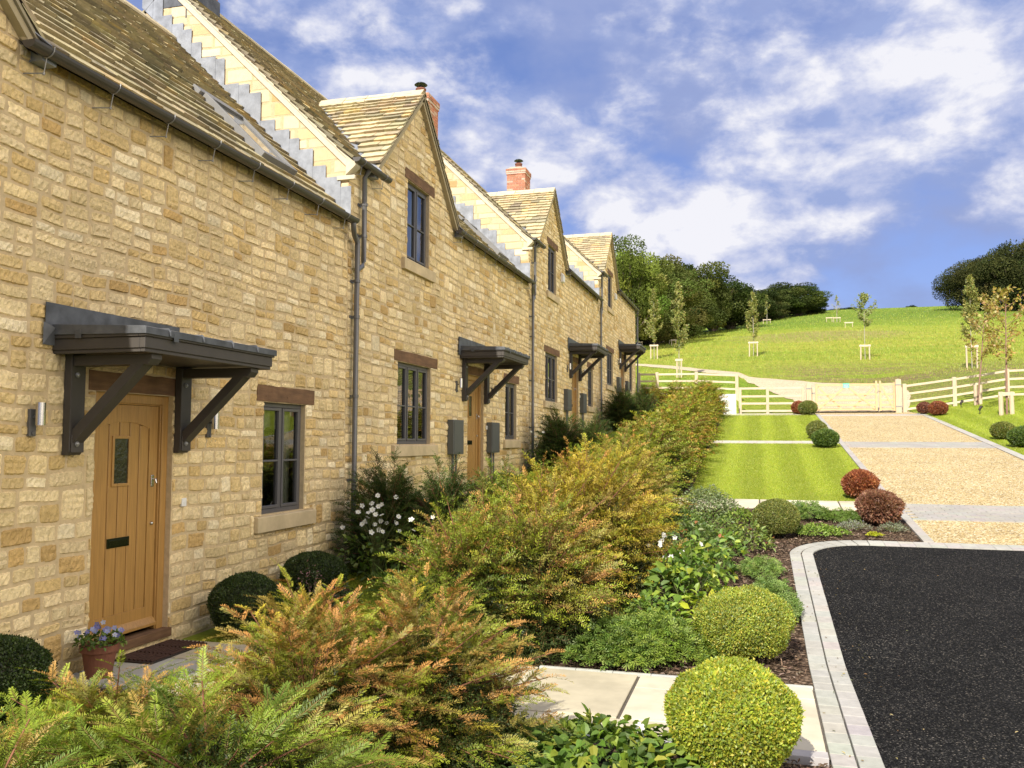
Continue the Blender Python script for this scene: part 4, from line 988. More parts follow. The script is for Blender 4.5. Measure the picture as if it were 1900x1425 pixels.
fence([(4.72, 38.4), (5.85, 38.4), (7.28, 38.4)], (.10, .42, .72, 1.06), 'low four rail fence between the white board and the double gate', 1.10, .12)
fence([(11.28, 38.7), (13.25, 39.2), (15.2, 39.2), (17.1, 38.9), (19.0, 38.2), (20.7, 37.0), (22.2, 35.4), (23.5, 33.5), (24.6, 31.5), (25.4, 29.3), (26, 27), (26.4, 24.5), (26.6, 22)], (.12, .43, .75, 1.08), 'long pale rail fence curving away right of the gate, up the lawn', 1.16, .15)
def bigpost(x, y, h, w, label):
    t = thing('gate_post', (x, y, tz(x, y)), label, 'gate post', 'gate posts'); m = MB(); a = w / 2
    m.box(-a, a, -a, a, -.4, h); m.add([(-a, -a, h + .0005), (a, -a, h + .0005), (a, a, h + .0005), (-a, a, h + .0005), (0, 0, h + .035)], [(0, 1, 4), (1, 2, 4), (2, 3, 4), (3, 0, 4)]); m.build('post', postM, t, bevel=.012)
    m = MB()
    for z in (.25, h - .22): m.box(-a - .01, a + .01, -a - .012, -a - .002, z - .02, z + .02)
    m.build('hinge_strap', steelG, t)
bigpost(7.52, 38.4, 1.25, .20, 'left gate post with green bushes at its foot')
bigpost(7.68 + .03, 38.62, 1.05, .12, 'thin slamming post close behind the left gate post')
bigpost(11.02, 38.6, 1.36, .22, 'thick right gate post where the long fence begins')
def gate(x0, x1, y, label, sign):
    t = thing('field_gate', (x0, y, tz(x0, y) + .10), label, 'gate', 'softwood field gates'); w = x1 - x0; dz = tz(x1, y) - tz(x0, y); sgn = 1 if sign else -1
    zz = [.04, .22, .42, .66, 1.06]
    for z in zz:
        m = MB(); m.box(.07, w - .07, -.015, .015, z - .04, z + .04 + (.015 if z > 1 else 0)); m.build('rail', gateM, t, bevel=.004)
    for x in (0.035, w - .035):
        m = MB(); m.box(x - .04, x + .04, -.03, .03, -.03, 1.22 if (x > .5) == sign else 1.14); m.build('stile', gateM, t, bevel=.005)
    m = MB()
    if sign:
        m.bar((.10, -.03, .06), (w * .5, -.03, 1.02), .025, .075, up=(0, 0, 1)); 
        b = MB(); b.bar((w - .10, -.03, .06), (w * .5 + .03, -.03, 1.02), .025, .075); b.build('brace', gateM, t)
        b = MB(); b.bar((.10, .03, 1.0), (w * .42, .03, .06), .025, .07); b.build('brace', gateM, t)
        b = MB(); b.bar((w * .6, .03, .06), (w - .1, .03, 1.0), .025, .07); b.build('brace', gateM, t)
    else: m.bar((.08, -.03, 1.0), (w - .08, -.03, .08), .025, .075)
    m.build('brace', gateM, t)
    if sign:
        m = MB(); m.box(w * .5 - .13, w * .5 + .13, -.062, -.055, .93, 1.13); s_ = m.build('sign', signM, t)
        m = MB(); r = random.Random(4)
        for k, z in enumerate((1.095, 1.055, 1.02, .985, .955)):
            x = w * .5 - .10
            while x < w * .5 + .09: q = r.uniform(.012, .04); m.box(x, min(x + q, w * .5 + .11), -.064, -.0625, z - .008, z + .006); x += q + .010
        m.build('sign_text', whiteM, s_)
        m = MB(); m.tube([(w - .03, -.05, .72), (w + .06, -.06, .80), (w + .14, -.04, .76)], .012, 6); m.build('latch_chain', steelG, t)
signM = mat('mint_sign', (.10, .52, .36), rough=.5, var=.03)
gate(7.80, 10.22, 38.6, 'wide softwood field gate with mint green sign, crossed braces', True)
gate(10.30, 10.90, 38.6, 'narrow side leaf of the field gate, next to the thick post', False)
t = thing('white_board', (4.35, 37.6, tz(4.35, 37.6)), 'plain white board standing on edge at the end of the yew hedge', 'board')
m = MB(); m.box(-.55, .22, -.03, .03, -.02, .84); m.build('panel', whiteM, t, bevel=.005); m = MB(); m.box(-.55, .22, .031, .07, .3, .38); m.build('batten', woodM, t)
# tree stakes: two short posts and a crossbar round a trunk
def stake(x, y, w=.42, h=.75, label='', rz=0, cross=True, group='tree stake frames', thick=.045):
    t = thing('tree_stake', (x, y, tz(x, y)), label, 'tree stake', group, rz)
    for s in (-1, 1):
        m = MB(); m.tube([(s * w / 2, 0, -.25), (s * w / 2 + random.Random(x + s).uniform(-.02, .02), 0, h)], thick, 8); m.build('stake_post', postM, t, smooth=False)
    if cross: m = MB(); m.box(-w / 2 - .08, w / 2 + .08, -.06, -.045, h - .14, h - .02); m.build('crossbar', woodM, t)
    return t
stake(5.22, 66.8, .58, 1.1, 'stake frame around the slim tree in the middle of the meadow')
stake(12.4, 61.6, .55, 1.0, 'stake frame around the round topped sapling, centre right of the meadow')
stake(1.23, 49.2, .25, 1.05, 'short double stake at the foot of the tallest slim meadow tree')
stake(-2.1, 66.4, .5, 1.1, 'stake frame around the slim tree nearest the terrace end')
stake(16.55, 51.2, .5, 1.25, 'stake frame behind the right hand rail fence')
stake(13.80, 39.0 - 1.2, .16, .78, 'thick single pair of stakes at the leaning tree by the fence', thick=.07, cross=False)
stake(13.72, 33.45, .34, .78, 'stout stakes at the foot of the open branched tree on the right lawn', thick=.075)
for (x, y, w) in ((15.85, 106.8, .8), (15.85, 121.9, .8), (15.0, 123.3, .7), (3.3, 150, .9), (7.04, 133.3, 1.0), (-5.2, 82, .4), (-2.2, 84, .4)):
    stake(x, y, w, .65, 'far stake frame on the upper meadow, too small to tell from the others', group='far stake frames', thick=.035)
# lawn spotlights
def spot(x, y, lab):
    t = thing('garden_spotlight', (x, y, tz(x, y)), lab, 'spotlight', 'black lawn spotlights', .4)
    m = MB(); m.tube([(0, 0, -.1), (0, 0, .16)], .014, 8); m.box(-.03, .03, -.012, .012, .12, .19); m.build('spike', blackM, t); m = MB(); m.tube([(-.03, 0, .15), (.06, .0, .26), (.075, 0, .28)], [.035, .05, .052], 12); m.build('lamp_head', blackM, t)
spot(13.15, 37.6, 'black spotlight on the lawn close to the rail fence'); spot(13.05, 34.2, 'black spotlight nearer the middle of the right lawn')
# door mat and flower pot
t = thing('door_mat', (.0, 0, tz(0, 6.8) + .012), 'dark brown ribbed rubber mat on the flagstones before the nearest oak door', 'door mat')
m = MB(); m.box(.03, .43, 6.36, 7.14, .0, .014); m.build('mat_base', blackM, t, bevel=.004)
m = MB()
for k in range(9):
    for j in range(3):
        x = .055 + k * .043; y = 6.39 + j * .25; m.tube([(x, y, .018), (x, y + .23, .018)], .012, 6)
m.build('mat_rib', mat('coir_rib', (.045, .018, .010), rough=.8, var=.3, vs=30), t)
potM = terraM
t = thing('flower_pot', (.27, 5.93, tz(.27, 5.93)), 'terracotta pot of pale blue pansies left of the nearest door', 'flower pot')
m = MB(); m.lathe([(0, .0), (.095, 0), (.13, .22), (.148, .22), (.148, .27), (.134, .27), (.128, .24), (0, .24)], (0, 0, 0), 28); m.build('pot', terraM, t, smooth=False)
POT = t

# ------------------------------------------------------------------ foliage helpers
def unit(a): return a / (np.linalg.norm(a, axis=-1, keepdims=True) + 1e-9)
KITE = (np.array([[0, 0, 0], [.45, -.5, .0], [1, 0, 0], [.45, .5, 0]]), [(0, 1, 2, 3)])
FOLD = (np.array([[0, 0, 0], [.35, -.5, .16], [.75, -.34, .10], [1, 0, -.05], [.75, .34, .10], [.35, .5, .16], [.5, 0, 0]]), [(0, 1, 2, 6), (6, 2, 3, 4), (0, 6, 4, 5)])
TRI = (np.array([[0, -.5, 0], [0, .5, 0], [1, 0, 0]]), [(0, 1, 2)])
def leaves(mb, P, D, Nn, L, Wd, C, tmpl=KITE):
    P, D, Nn = np.asarray(P, float), unit(np.asarray(D, float)), np.asarray(Nn, float)
    n = len(P); Sd = unit(np.cross(Nn, D)); Up = np.cross(D, Sd)
    L = np.broadcast_to(L, n); Wd = np.broadcast_to(Wd, n); T, Fc = tmpl
    V = P[:, None] + D[:, None] * (T[None, :, 0:1] * L[:, None, None]) + Sd[:, None] * (T[None, :, 1:2] * Wd[:, None, None]) + Up[:, None] * (T[None, :, 2:3] * L[:, None, None])
    k = len(T); groups = []
    by = {}
    for f in Fc: by.setdefault(len(f), []).append(f)
    base = (np.arange(n) * k)[:, None, None]; cols = []
    for q in by.values(): groups.append((base + np.array(q)[None]).reshape(-1, len(q[0])))
    C = np.broadcast_to(C, (n, 3))
    # add group by group so each face keeps its leaf's colour
    off = mb.n; mb.V.append(V.reshape(-1, 3)); mb.n += n * k; mb.hascol = True
    for g_, q in zip(groups, by.values()): mb.F.append(g_ + off); mb.C.append(np.repeat(C, len(q), 0))
def rdir(r, n): return unit(r.normal(size=(n, 3)))
def pick(r, pal, n, p=None, jit=.14):
    pal = np.array(pal, float); c = pal[r.choice(len(pal), n, p=p)]
    return c * r.uniform(1 - jit, 1 + jit, (n, 1)) * (1 + r.normal(0, .05, (n, 3)))

# ---- yew: a shoot with two ranks of needles
def shoots(mb, r, A, D, Nn, L, colr, nn=22, nl=.024, nw=.0042, stemcol=(.20, .13, .05), curl=.25, tidy=0):
    """vectorised: one shoot per row of A (base), D (direction), Nn (plane normal), L (length)"""
    n = len(A); D = unit(D); S_ = unit(np.cross(Nn, D)); Up = np.cross(D, S_)
    t = (np.arange(nn) + .5) / nn; side = np.where(np.arange(nn) % 2 == 0, 1, -1)
    pos = A[:, None] + D[:, None] * (t[None, :, None] * L[:, None, None]) - Up[:, None] * (curl * (t[None, :, None] ** 2) * L[:, None, None])
    ang = np.deg2rad(np.clip(62 - 30 * t[None] ** 2, 20, 70) + r.normal(0, 9, (n, nn)))
    lift = r.normal(.16, .28 * (1 - tidy), (n, nn))
    nd_ = D[:, None] * np.cos(ang)[..., None] + S_[:, None] * (np.sin(ang) * side)[..., None] + Up[:, None] * lift[..., None]
    ln = nl * (1.05 - .45 * t[None] ** 3) * (.55 + .45 * np.minimum(1, t[None] * 5)) * r.uniform(.85, 1.15, (n, nn))
    c = np.repeat(colr[:, None], nn, 1) * (1 + .30 * (t[None, :, None] - .5)) * r.uniform(.8, 1.2, (n, nn, 1))
    leaves(mb, pos.reshape(-1, 3), nd_.reshape(-1, 3), (Up[:, None] + 0 * nd_).reshape(-1, 3) + r.normal(0, .3 * (1 - tidy), (n * nn, 3)), ln.ravel(), nw, c.reshape(-1, 3))
    leaves(mb, A - D * .01, D - Up * curl * .5, Up, L * .95, .004, np.array(stemcol))
def yew_mesh(name, seed, H, Rr, nb, ns, nn, nl, nw, pal, pw, tip=.5, spread=1.0, up=.55, tidy=0):
    r = np.random.default_rng(seed); mb = MB(); st = MB()
    for b in range(nb):
        az = r.uniform(0, 2 * math.pi); q = r.random() ** .6
        # tip point on an uneven dome
        el = math.asin(min(.98, r.uniform(.02, 1.0) ** .8)); lump = 1 + .16 * math.sin(3 * az + seed) + .10 * math.sin(5 * az + 2 * el + seed) + r.normal(0, .07)
        tipP = np.array([Rr * lump * math.cos(el) * math.cos(az) * (.92 + .1 * q), Rr * lump * math.cos(el) * math.sin(az) * (.92 + .1 * q), H * (.10 + .86 * math.sin(el) * lump)])
        base = np.array([tipP[0] * .12, tipP[1] * .12, min(tipP[2] * .35, H * .35)]) + r.normal(0, .03, 3)
        d = tipP - base; Ld = np.linalg.norm(d)
        mid = np.array([tipP[0] * .42, tipP[1] * .42, tipP[2] * .82 + .06])
        ts = np.linspace(.42 if Ld > .3 else .2, 1, ns); P = (1 - ts)[:, None] ** 2 * base + 2 * ((1 - ts) * ts)[:, None] * mid + ts[:, None] ** 2 * tipP
        T = unit(2 * (1 - ts)[:, None] * (mid - base) + 2 * ts[:, None] * (tipP - mid))
        out = unit(np.array([tipP[0], tipP[1], tipP[2] * .6 + .05]))
        Nn = unit(out[None] + r.normal(0, .25, (ns, 3)) + np.array([0, 0, .4])); Sd = unit(np.cross(Nn, T)); sgn = np.where(np.arange(ns) % 2 == 0, 1, -1)[:, None]
        D = T * .75 + Sd * sgn * .65 + r.normal(0, .12, (ns, 3)) + np.array([0, 0, .12]); D[-1] = T[-1] + r.normal(0, .1, 3)
        L = (.09 + .10 * (1.15 - ts)) * r.uniform(.8, 1.25, ns) * spread; L[-1] = .13 * spread
        hue = pal[r.choice(len(pal), p=pw)]; c = np.array(hue)[None] * r.uniform(.8, 1.2) * r.uniform(.92, 1.08, (ns, 1)); 
        k = r.random(ns) < tip * (ts ** 2) * (tipP[2] / H) * .8
        c[k] = np.array(pal[-1])[None] * r.uniform(.8, 1.2, (k.sum(), 1))
        c = c * (.92 + .35 * (ts[:, None] - .6))
        shoots(mb, r, P, D, Nn, L, c, nn, nl, nw, curl=.22 if nn > 10 else .3, tidy=tidy)
        if b % 2 == 0: st.tube([base * (.3, .3, 0), base, mid * .5 + base * .25 + tipP * .25, tipP], [.012, .009, .006, .003], 4, cap=False)
    # dense old growth inside each bush, coloured extra dark as painted inner shade
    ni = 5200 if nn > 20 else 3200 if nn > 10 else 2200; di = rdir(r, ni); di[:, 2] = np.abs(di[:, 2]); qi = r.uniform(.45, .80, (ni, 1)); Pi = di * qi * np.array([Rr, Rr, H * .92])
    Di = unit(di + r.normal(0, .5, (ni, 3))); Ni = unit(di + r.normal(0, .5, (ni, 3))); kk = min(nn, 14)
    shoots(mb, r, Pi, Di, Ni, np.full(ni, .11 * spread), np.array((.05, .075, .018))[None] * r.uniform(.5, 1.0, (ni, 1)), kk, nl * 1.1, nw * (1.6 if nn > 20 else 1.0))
    return mb, st
def yew_proto(seed, **k):
    root = thing('yew_bush', (0, -60, 0), 'yew bush', 'bush'); mb, st = yew_mesh('y', seed, **k)
    mb.build('foliage', needleM, root); st.build('stem', yewBarkM, root); root.location = (0, 0, -50); return root
G1, G2, G3, BR, OR, GO = (.15, .20, .022), (.22, .26, .025), (.09, .13, .02), (.22, .185, .038), (.40, .22, .065), (.33, .29, .032)
palG = [G1, G2, G3, (.25, .27, .05), BR, OR]; pG = [.32, .30, .14, .16, .05, .03]
palN = [(.15, .205, .022), (.215, .265, .028), (.09, .13, .02), (.27, .28, .045), (.26, .22, .05), (.40, .27, .08)]; pN = [.34, .26, .18, .12, .06, .04]
palB = [G2, BR, (.26, .25, .06), G1, GO, OR]; pB = [.28, .14, .22, .18, .10, .08]
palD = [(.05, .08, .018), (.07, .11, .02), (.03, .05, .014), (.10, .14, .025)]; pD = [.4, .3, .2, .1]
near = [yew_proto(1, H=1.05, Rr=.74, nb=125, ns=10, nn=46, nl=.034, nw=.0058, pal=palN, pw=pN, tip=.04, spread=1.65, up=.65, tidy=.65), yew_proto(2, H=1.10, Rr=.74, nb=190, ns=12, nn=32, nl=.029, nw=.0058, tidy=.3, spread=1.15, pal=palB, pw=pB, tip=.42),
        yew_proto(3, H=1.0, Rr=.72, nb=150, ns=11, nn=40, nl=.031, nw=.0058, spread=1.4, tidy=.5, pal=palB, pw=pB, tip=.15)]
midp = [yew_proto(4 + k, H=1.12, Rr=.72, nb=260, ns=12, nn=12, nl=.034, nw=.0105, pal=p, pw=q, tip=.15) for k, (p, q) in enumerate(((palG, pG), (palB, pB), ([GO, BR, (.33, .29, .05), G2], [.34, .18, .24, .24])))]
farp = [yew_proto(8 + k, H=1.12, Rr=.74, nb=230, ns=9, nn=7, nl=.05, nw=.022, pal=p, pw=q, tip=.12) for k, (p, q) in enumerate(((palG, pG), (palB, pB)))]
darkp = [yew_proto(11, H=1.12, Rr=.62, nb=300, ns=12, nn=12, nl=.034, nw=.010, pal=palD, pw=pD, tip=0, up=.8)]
def put(protos, used={}):
    pass
USED = set()
def place(p, x, y, sc, rz, label, group, tint=(1, 1, 1), cat='bush', name=None, dz=0):
    if id(p) not in USED:
        USED.add(id(p)); o = p; o.location = (x, y, tz(x, y) + dz); o.rotation_euler = (0, 0, rz); o.scale = (sc,) * 3 if isinstance(sc, (int, float)) else sc
        tag(o, label, cat, group)
    else: o = dup(p, (x, y, tz(x, y) + dz), rz, sc, label, group, cat)
    if not group and 'group' in o: del o['group']
    for c in o.children: c.color = tuple(tint) + (1,)
    if name: o.name = name
    return o
R_ = random.Random(12)
HG = 'yew bushes grown together in one hedge row'
NB = [(near[0], 2.55, 2.70, (1.0, 1.0, .72), (1.0, 1.08, .9), 'fresh green yew bush lowest at the left edge, closest to the camera'),
      (near[0], 3.10, 3.35, (1.0, 1.0, .74), (1.0, 1.05, .9), 'green yew bush with long feathery sprays, bottom centre left'),
      (near[2], 2.25, 3.75, (.9, .9, .66), (1.0, 1.05, .95), 'low grey green yew bush in front of the nearest door'),
      (near[1], 3.0, 4.35, (.95, .95, .82), (1.05, .97, .95), 'yew bush with orange scorched tips just before the flagstone path'),
      (near[1], 3.45, 4.95, (.95, .95, .86), (1.0, .97, .9), 'bronze tipped yew bush reaching over the path from the near side'),
      (near[2], 2.6, 5.15, (.9, .9, .84), (1.08, .95, .85), 'small orange tinged yew bush left of the path gap')]
for p, x, y, s, c, l in NB: place(p, x, y, s, R_.uniform(0, 6), l, HG, c)
MBs = [(midp[0], 2.75, 7.55, .95, (1.0, 1.0, .9), 'olive yew bush at the far edge of the flagstone path'),
       (midp[1], 3.35, 7.95, 1.0, (1.0, 1.0, .95), 'pale olive yew bush, second beyond the flagstone path'),
       (midp[2], 3.25, 9.0, 1.05, (1.0, .92, .8), 'golden bronze yew bush with arching tips, beside the white anemones'),
       (midp[1], 2.6, 8.7, .9, (1, 1, 1), 'yew bush on the wall side of the golden bronze one'),
       (midp[2], 3.45, 10.0, 1.12, (1.1, .95, .8), 'tallest golden yew bush left of the big leaved plants in the bed'),
       (midp[0], 2.8, 10.1, 1.0, (1.05, 1.05, .9), 'green yew bush behind the golden ones, towards the wall'),
       (midp[1], 3.25, 11.1, 1.05, (1.05, .95, .85), 'rusty yew bush where the bed begins to widen'),
       (midp[0], 2.9, 12.1, 1.0, (1.1, 1.1, .9), 'bright green yew bush before the second meter cabinets'),
       (midp[2], 3.45, 12.4, 1.02, (1.0, 1.0, .9), 'yellowish yew bush facing the box ball in the bed'),
       (midp[1], 3.2, 13.4, 1.05, (1, 1, .9), 'olive brown yew bush level with the round end of the court'),
       (midp[0], 3.25, 14.5, 1.02, (1.05, 1.0, .85), 'yew bush just before the second flagstone path, beside the hebe')]
for p, x, y, s, c, l in MBs: place(p, x + .06, y, (s * 1.10, s * 1.08, s * 1.14), R_.uniform(0, 6), l, HG, c)
y = 17.2; k = 0
while y < 36.8:
    if 25.7 < y < 26.8: y = 27.0
    s_ = R_.uniform(.98, 1.1); place(farp[k % 2], 3.25 + R_.uniform(-.1, .12), y, (s_ * 1.18, s_ * 1.18, s_ * 1.02), R_.uniform(0, 6), 'yew bush merging with its neighbours in the hedge beyond the second path', 'far yew bushes of the hedge', (R_.uniform(.92, 1.12), R_.uniform(.92, 1.05), R_.uniform(.7, .95)))
    y += R_.uniform(.78, .95); k += 1
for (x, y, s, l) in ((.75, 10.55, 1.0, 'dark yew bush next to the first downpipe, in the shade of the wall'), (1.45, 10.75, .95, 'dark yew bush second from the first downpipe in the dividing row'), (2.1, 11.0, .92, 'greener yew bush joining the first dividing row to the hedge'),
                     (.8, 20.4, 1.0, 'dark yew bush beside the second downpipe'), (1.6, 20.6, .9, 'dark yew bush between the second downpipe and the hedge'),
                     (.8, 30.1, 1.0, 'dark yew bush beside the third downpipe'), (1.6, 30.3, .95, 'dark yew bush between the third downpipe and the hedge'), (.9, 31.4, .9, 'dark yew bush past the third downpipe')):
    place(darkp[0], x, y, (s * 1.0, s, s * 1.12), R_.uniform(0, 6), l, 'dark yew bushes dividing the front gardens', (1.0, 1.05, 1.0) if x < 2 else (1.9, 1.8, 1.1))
for (x, y, s, l) in ((1.2, 36.2, 1.05, 'bronze shrub at the foot of the last downpipe'), (2.2, 36.6, 1.1, 'red flecked shrub at the field end of the hedge')):
    place(farp[1], x, y, s, R_.uniform(0, 6), l, 'shrubs at the end of the front gardens', (.95, .9, .85))

# ---- clipped balls
def ball_mesh(seed, R0, Hh, n, lf, pal, pw, spike=.35, rough=.02, tmpl=KITE):
    r = np.random.default_rng(seed); mb = MB(); d = rdir(r, n); d[:, 2] = np.where(d[:, 2] < -.75, -d[:, 2], d[:, 2])
    lump = 1 + rough * (np.sin(4 * d[:, 0] + seed) + np.sin(5 * d[:, 1] + 2 * seed) + np.sin(6 * d[:, 2]) + .8 * np.sin(11 * d[:, 0] + 7 * d[:, 2]) + .8 * np.sin(13 * d[:, 1] - 5 * d[:, 2] + seed)) + r.normal(0, rough * 1.1, n) + (r.random(n) < .03) * r.uniform(.0, .07, n)
    sc = np.array([R0, R0, Hh / 2]); P = d * sc * lump[:, None] * .985 + (0, 0, Hh / 2)
    P[:, 0] += .05 * P[:, 2] * math.sin(seed * 2.1); P[:, 1] += .05 * P[:, 2] * math.cos(seed * 1.7); P[:, 2] = np.maximum(P[:, 2], .01)
    nrm = unit(d / sc); D = unit(nrm * spike * 2 + r.normal(0, .6, (n, 3)) + np.array([0, 0, .25])); C = pick(r, pal, n, pw) * (1 + .16 * np.sin(5 * d[:, :1] + seed) * np.sin(6 * d[:, 1:2] + 4 * d[:, 2:] + seed))
    leaves(mb, P - D * lf * .4, D, nrm + r.normal(0, .6, (n, 3)), lf * r.uniform(.7, 1.25, n), lf * .55, C, tmpl)
    n2 = n // 2; d2 = rdir(r, n2); P2 = d2 * sc * .9 + (0, 0, Hh / 2); leaves(mb, P2, rdir(r, n2), d2, lf * 1.2, lf * .7, pick(r, pal, n2, pw) * .8)
    core = MB(); core.lathe([(R0 * .86 * math.cos(a), Hh / 2 + Hh * .43 * math.sin(a)) for a in np.linspace(-math.pi / 2, math.pi / 2, 14)], (0, 0, 0), 24)
    core.tube([(0, 0, -.05), (0, 0, Hh * .3)], .02, 6)
    return mb, core
def ball(x, y, R0, Hh, n, lf, pal, pw, label, seed=1, group='clipped box balls', spike=.35, rough=.018, cat='box ball', name='box_ball', tmpl=KITE):
    t = thing(name, (x, y, tz(x, y)), label, cat, group); a, c = ball_mesh(seed, R0, Hh, n, lf, pal, pw, spike, rough, tmpl); a.build('foliage', leafM, t); c.build('twigs', twigM, t, smooth=True)
    t.rotation_euler = (0, 0, seed); return t
LIME = [(.36, .43, .04), (.47, .48, .05), (.23, .31, .035), (.56, .47, .06), (.29, .37, .08)]; pL = [.30, .24, .2, .10, .16]
OLI = [(.20, .235, .05), (.27, .28, .06), (.13, .17, .035), (.30, .27, .08)]; pO = [.34, .26, .28, .12]
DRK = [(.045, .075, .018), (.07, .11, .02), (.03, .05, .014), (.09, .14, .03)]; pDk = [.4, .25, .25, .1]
GRN = [(.10, .17, .03), (.15, .22, .035), (.07, .12, .025), (.19, .25, .05)]; pGr = [.35, .25, .25, .15]
RED = [(.32, .10, .045), (.40, .15, .06), (.22, .065, .035), (.46, .20, .09)]; pR = [.35, .25, .25, .15]
BRN = [(.26, .115, .07), (.33, .17, .10), (.17, .075, .05), (.38, .22, .14)]; pBr = [.35, .3, .2, .15]
ball(5.22, 5.37, .385, .61, 32000, .022, LIME, pL, 'big lime yellow box ball on the flagstone path edge, nearest the camera', 1, rough=.02)
ball(5.24, 8.06, .41, .61, 30000, .020, [(a * .95, b * .95, c * 1.3) for a, b, c in LIME], pL, 'large yellow green box ball in the bark bed, second from the camera', 2, rough=.03)
ball(5.66, 13.55, .34, .55, 14000, .024, OLI, pO, 'smooth olive green box ball behind the round end of the court', 3, rough=.012)
ball(7.22, 17.3, .31, .51, 5200, .045, RED, pR, 'bright rusty red clipped ball at the near corner of the striped lawn', 4, 'red leaved clipped balls', spike=1.0, rough=.03, cat='shrub ball', name='shrub_ball')
ball(7.24, 14.8, .32, .52, 6500, .050, BRN, pBr, 'brownish red spiky ball in the bark bed beside the gravel', 5, 'red leaved clipped balls', spike=1.3, rough=.035, cat='shrub ball', name='shrub_ball')
ball(7.2, 25.2, .35, .49, 5200, .05, GRN, pGr, 'dark green ball where the narrow paved strip meets the gravel, front one of two', 6, spike=.8)
ball(7.12, 27.4, .30, .52, 4200, .05, OLI, pO, 'green ball just behind the dark green one at the narrow strip', 7, spike=.6)
ball(7.04, 37.1, .26, .52, 3000, .06, RED, pR, 'small red ball in front of the left gate post', 8, 'red leaved clipped balls', cat='shrub ball', name='shrub_ball')
ball(7.35, 36.2, .36, .55, 3600, .055, OLI, pO, 'green ball half hiding the red one by the left gate post', 9, spike=.6)
ball(11.55, 36.0, .26, .45, 2600, .05, [(a * .7, b * .75, c) for a, b, c in RED], pR, 'dull red ball, the smaller of the pair right of the gate', 10, 'red leaved clipped balls', cat='shrub ball', name='shrub_ball')
ball(11.85, 35.1, .33, .52, 3600, .05, RED, pR, 'rusty ball, the larger of the pair right of the gate', 11, 'red leaved clipped balls', spike=.9, cat='shrub ball', name='shrub_ball')
ball(12.1, 27.4, .31, .48, 4200, .05, OLI, pO, 'green ball right of the gravel drive, left one of the pair', 12, spike=.6)
ball(12.12, 25.5, .39, .53, 5200, .05, GRN, pGr, 'bigger green ball cut by the right edge of the picture', 13, spike=.8)
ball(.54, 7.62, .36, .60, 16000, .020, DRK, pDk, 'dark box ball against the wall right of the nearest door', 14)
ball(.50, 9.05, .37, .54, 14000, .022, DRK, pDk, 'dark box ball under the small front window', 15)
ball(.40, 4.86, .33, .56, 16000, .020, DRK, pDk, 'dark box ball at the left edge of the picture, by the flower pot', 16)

# ---- flowers and bed plants
def flower(mb, cb, P, N_, R0, n, col, r, cup=.25):
    N_ = N_ / np.linalg.norm(N_); a = np.cross(N_, (.3, .5, .8)); a /= np.linalg.norm(a); b = np.cross(N_, a); k0 = r.uniform(0, 6)
    for k in range(n):
        t = k0 + 2 * math.pi * k / n; d = a * math.cos(t) + b * math.sin(t)
        leaves(mb, [P], [d + N_ * cup], [N_], R0 * r.uniform(.9, 1.1), R0 * .95, np.array(col) * r.uniform(.9, 1.05), (np.array([[0, 0, 0], [.5, -.42, .04], [.95, -.25, .02], [1, 0, 0], [.95, .25, .02], [.5, .42, .04]]), [(0, 1, 2, 3), (0, 3, 4, 5)]))
    cb.lathe([(0, .0), (R0 * .2, .0), (R0 * .15, R0 * .12), (0, R0 * .14)], P, 7)
yellowM = mat('stamen_yellow', (.55, .42, .05), rough=.8); stemM = mat('green_stem', (.12, .14, .04), rough=.7)
def anemone(x, y, label, n, H, sp, seed, lean=(0, 0)):
    r = np.random.default_rng(seed); t = thing('anemone_plant', (x, y, tz(x, y)), label, 'flowering plant', 'white anemones'); st, lf, hd = MB(), MB(), []
    for k in range(n):
        a = r.uniform(0, 6.28); b = np.array([math.cos(a) * .05, math.sin(a) * .05, 0]); tip = np.array([r.normal(0, sp) + lean[0], r.normal(0, sp) + lean[1], H * r.uniform(.62, 1.05)]); m_ = (b + tip) / 2 + np.array([0, 0, .1])
        st.tube([b, m_ * (.6, .6, 1), tip], [.004, .0035, .0022], 4, cap=False)
        if r.random() < .78: fl, ce = MB(), MB(); hd.append((fl, ce)); flower(fl, ce, tip, np.array([r.normal(.5, .4), r.normal(-.8, .4), .55]), .033 * r.uniform(.85, 1.15), r.integers(5, 7), (.82, .82, .80), r)
        else: st.lathe([(0, -.008), (.009, 0), (0, .009)], tip, 6)
    n2 = 220; P = np.stack([r.normal(0, sp * .75, n2), r.normal(0, sp * .75, n2), r.uniform(.04, H * .55, n2)], 1); D = unit(P * (1, 1, .1) + r.normal(0, .3, (n2, 3)) + (0, 0, .1))
    leaves(lf, P, D, np.array([0, 0, 1.]) + r.normal(0, .4, (n2, 3)), r.uniform(.05, .10, n2), .055, pick(r, GRN, n2, pGr), FOLD)
    lf.build('leaves', leafM, t); st.build('stems', stemM, t)
    for fl, ce in hd: o = fl.build('flower', petalM, t); ce.build('flower_centre', yellowM, o)
anemone(.85, 9.95, 'white anemones in front of the first downpipe, in the shade', 34, 1.0, .26, 1)
anemone(4.50, 9.95, 'white anemones at the sunny edge of the hedge', 16, .66, .14, 2, (-.05, 0))
anemone(.45, 20.0, 'small white anemones by the second downpipe', 14, .95, .22, 3)
anemone(4.72, 5.12, 'single white anemone at the bottom edge beside the lime box ball', 3, .30, .04, 4)
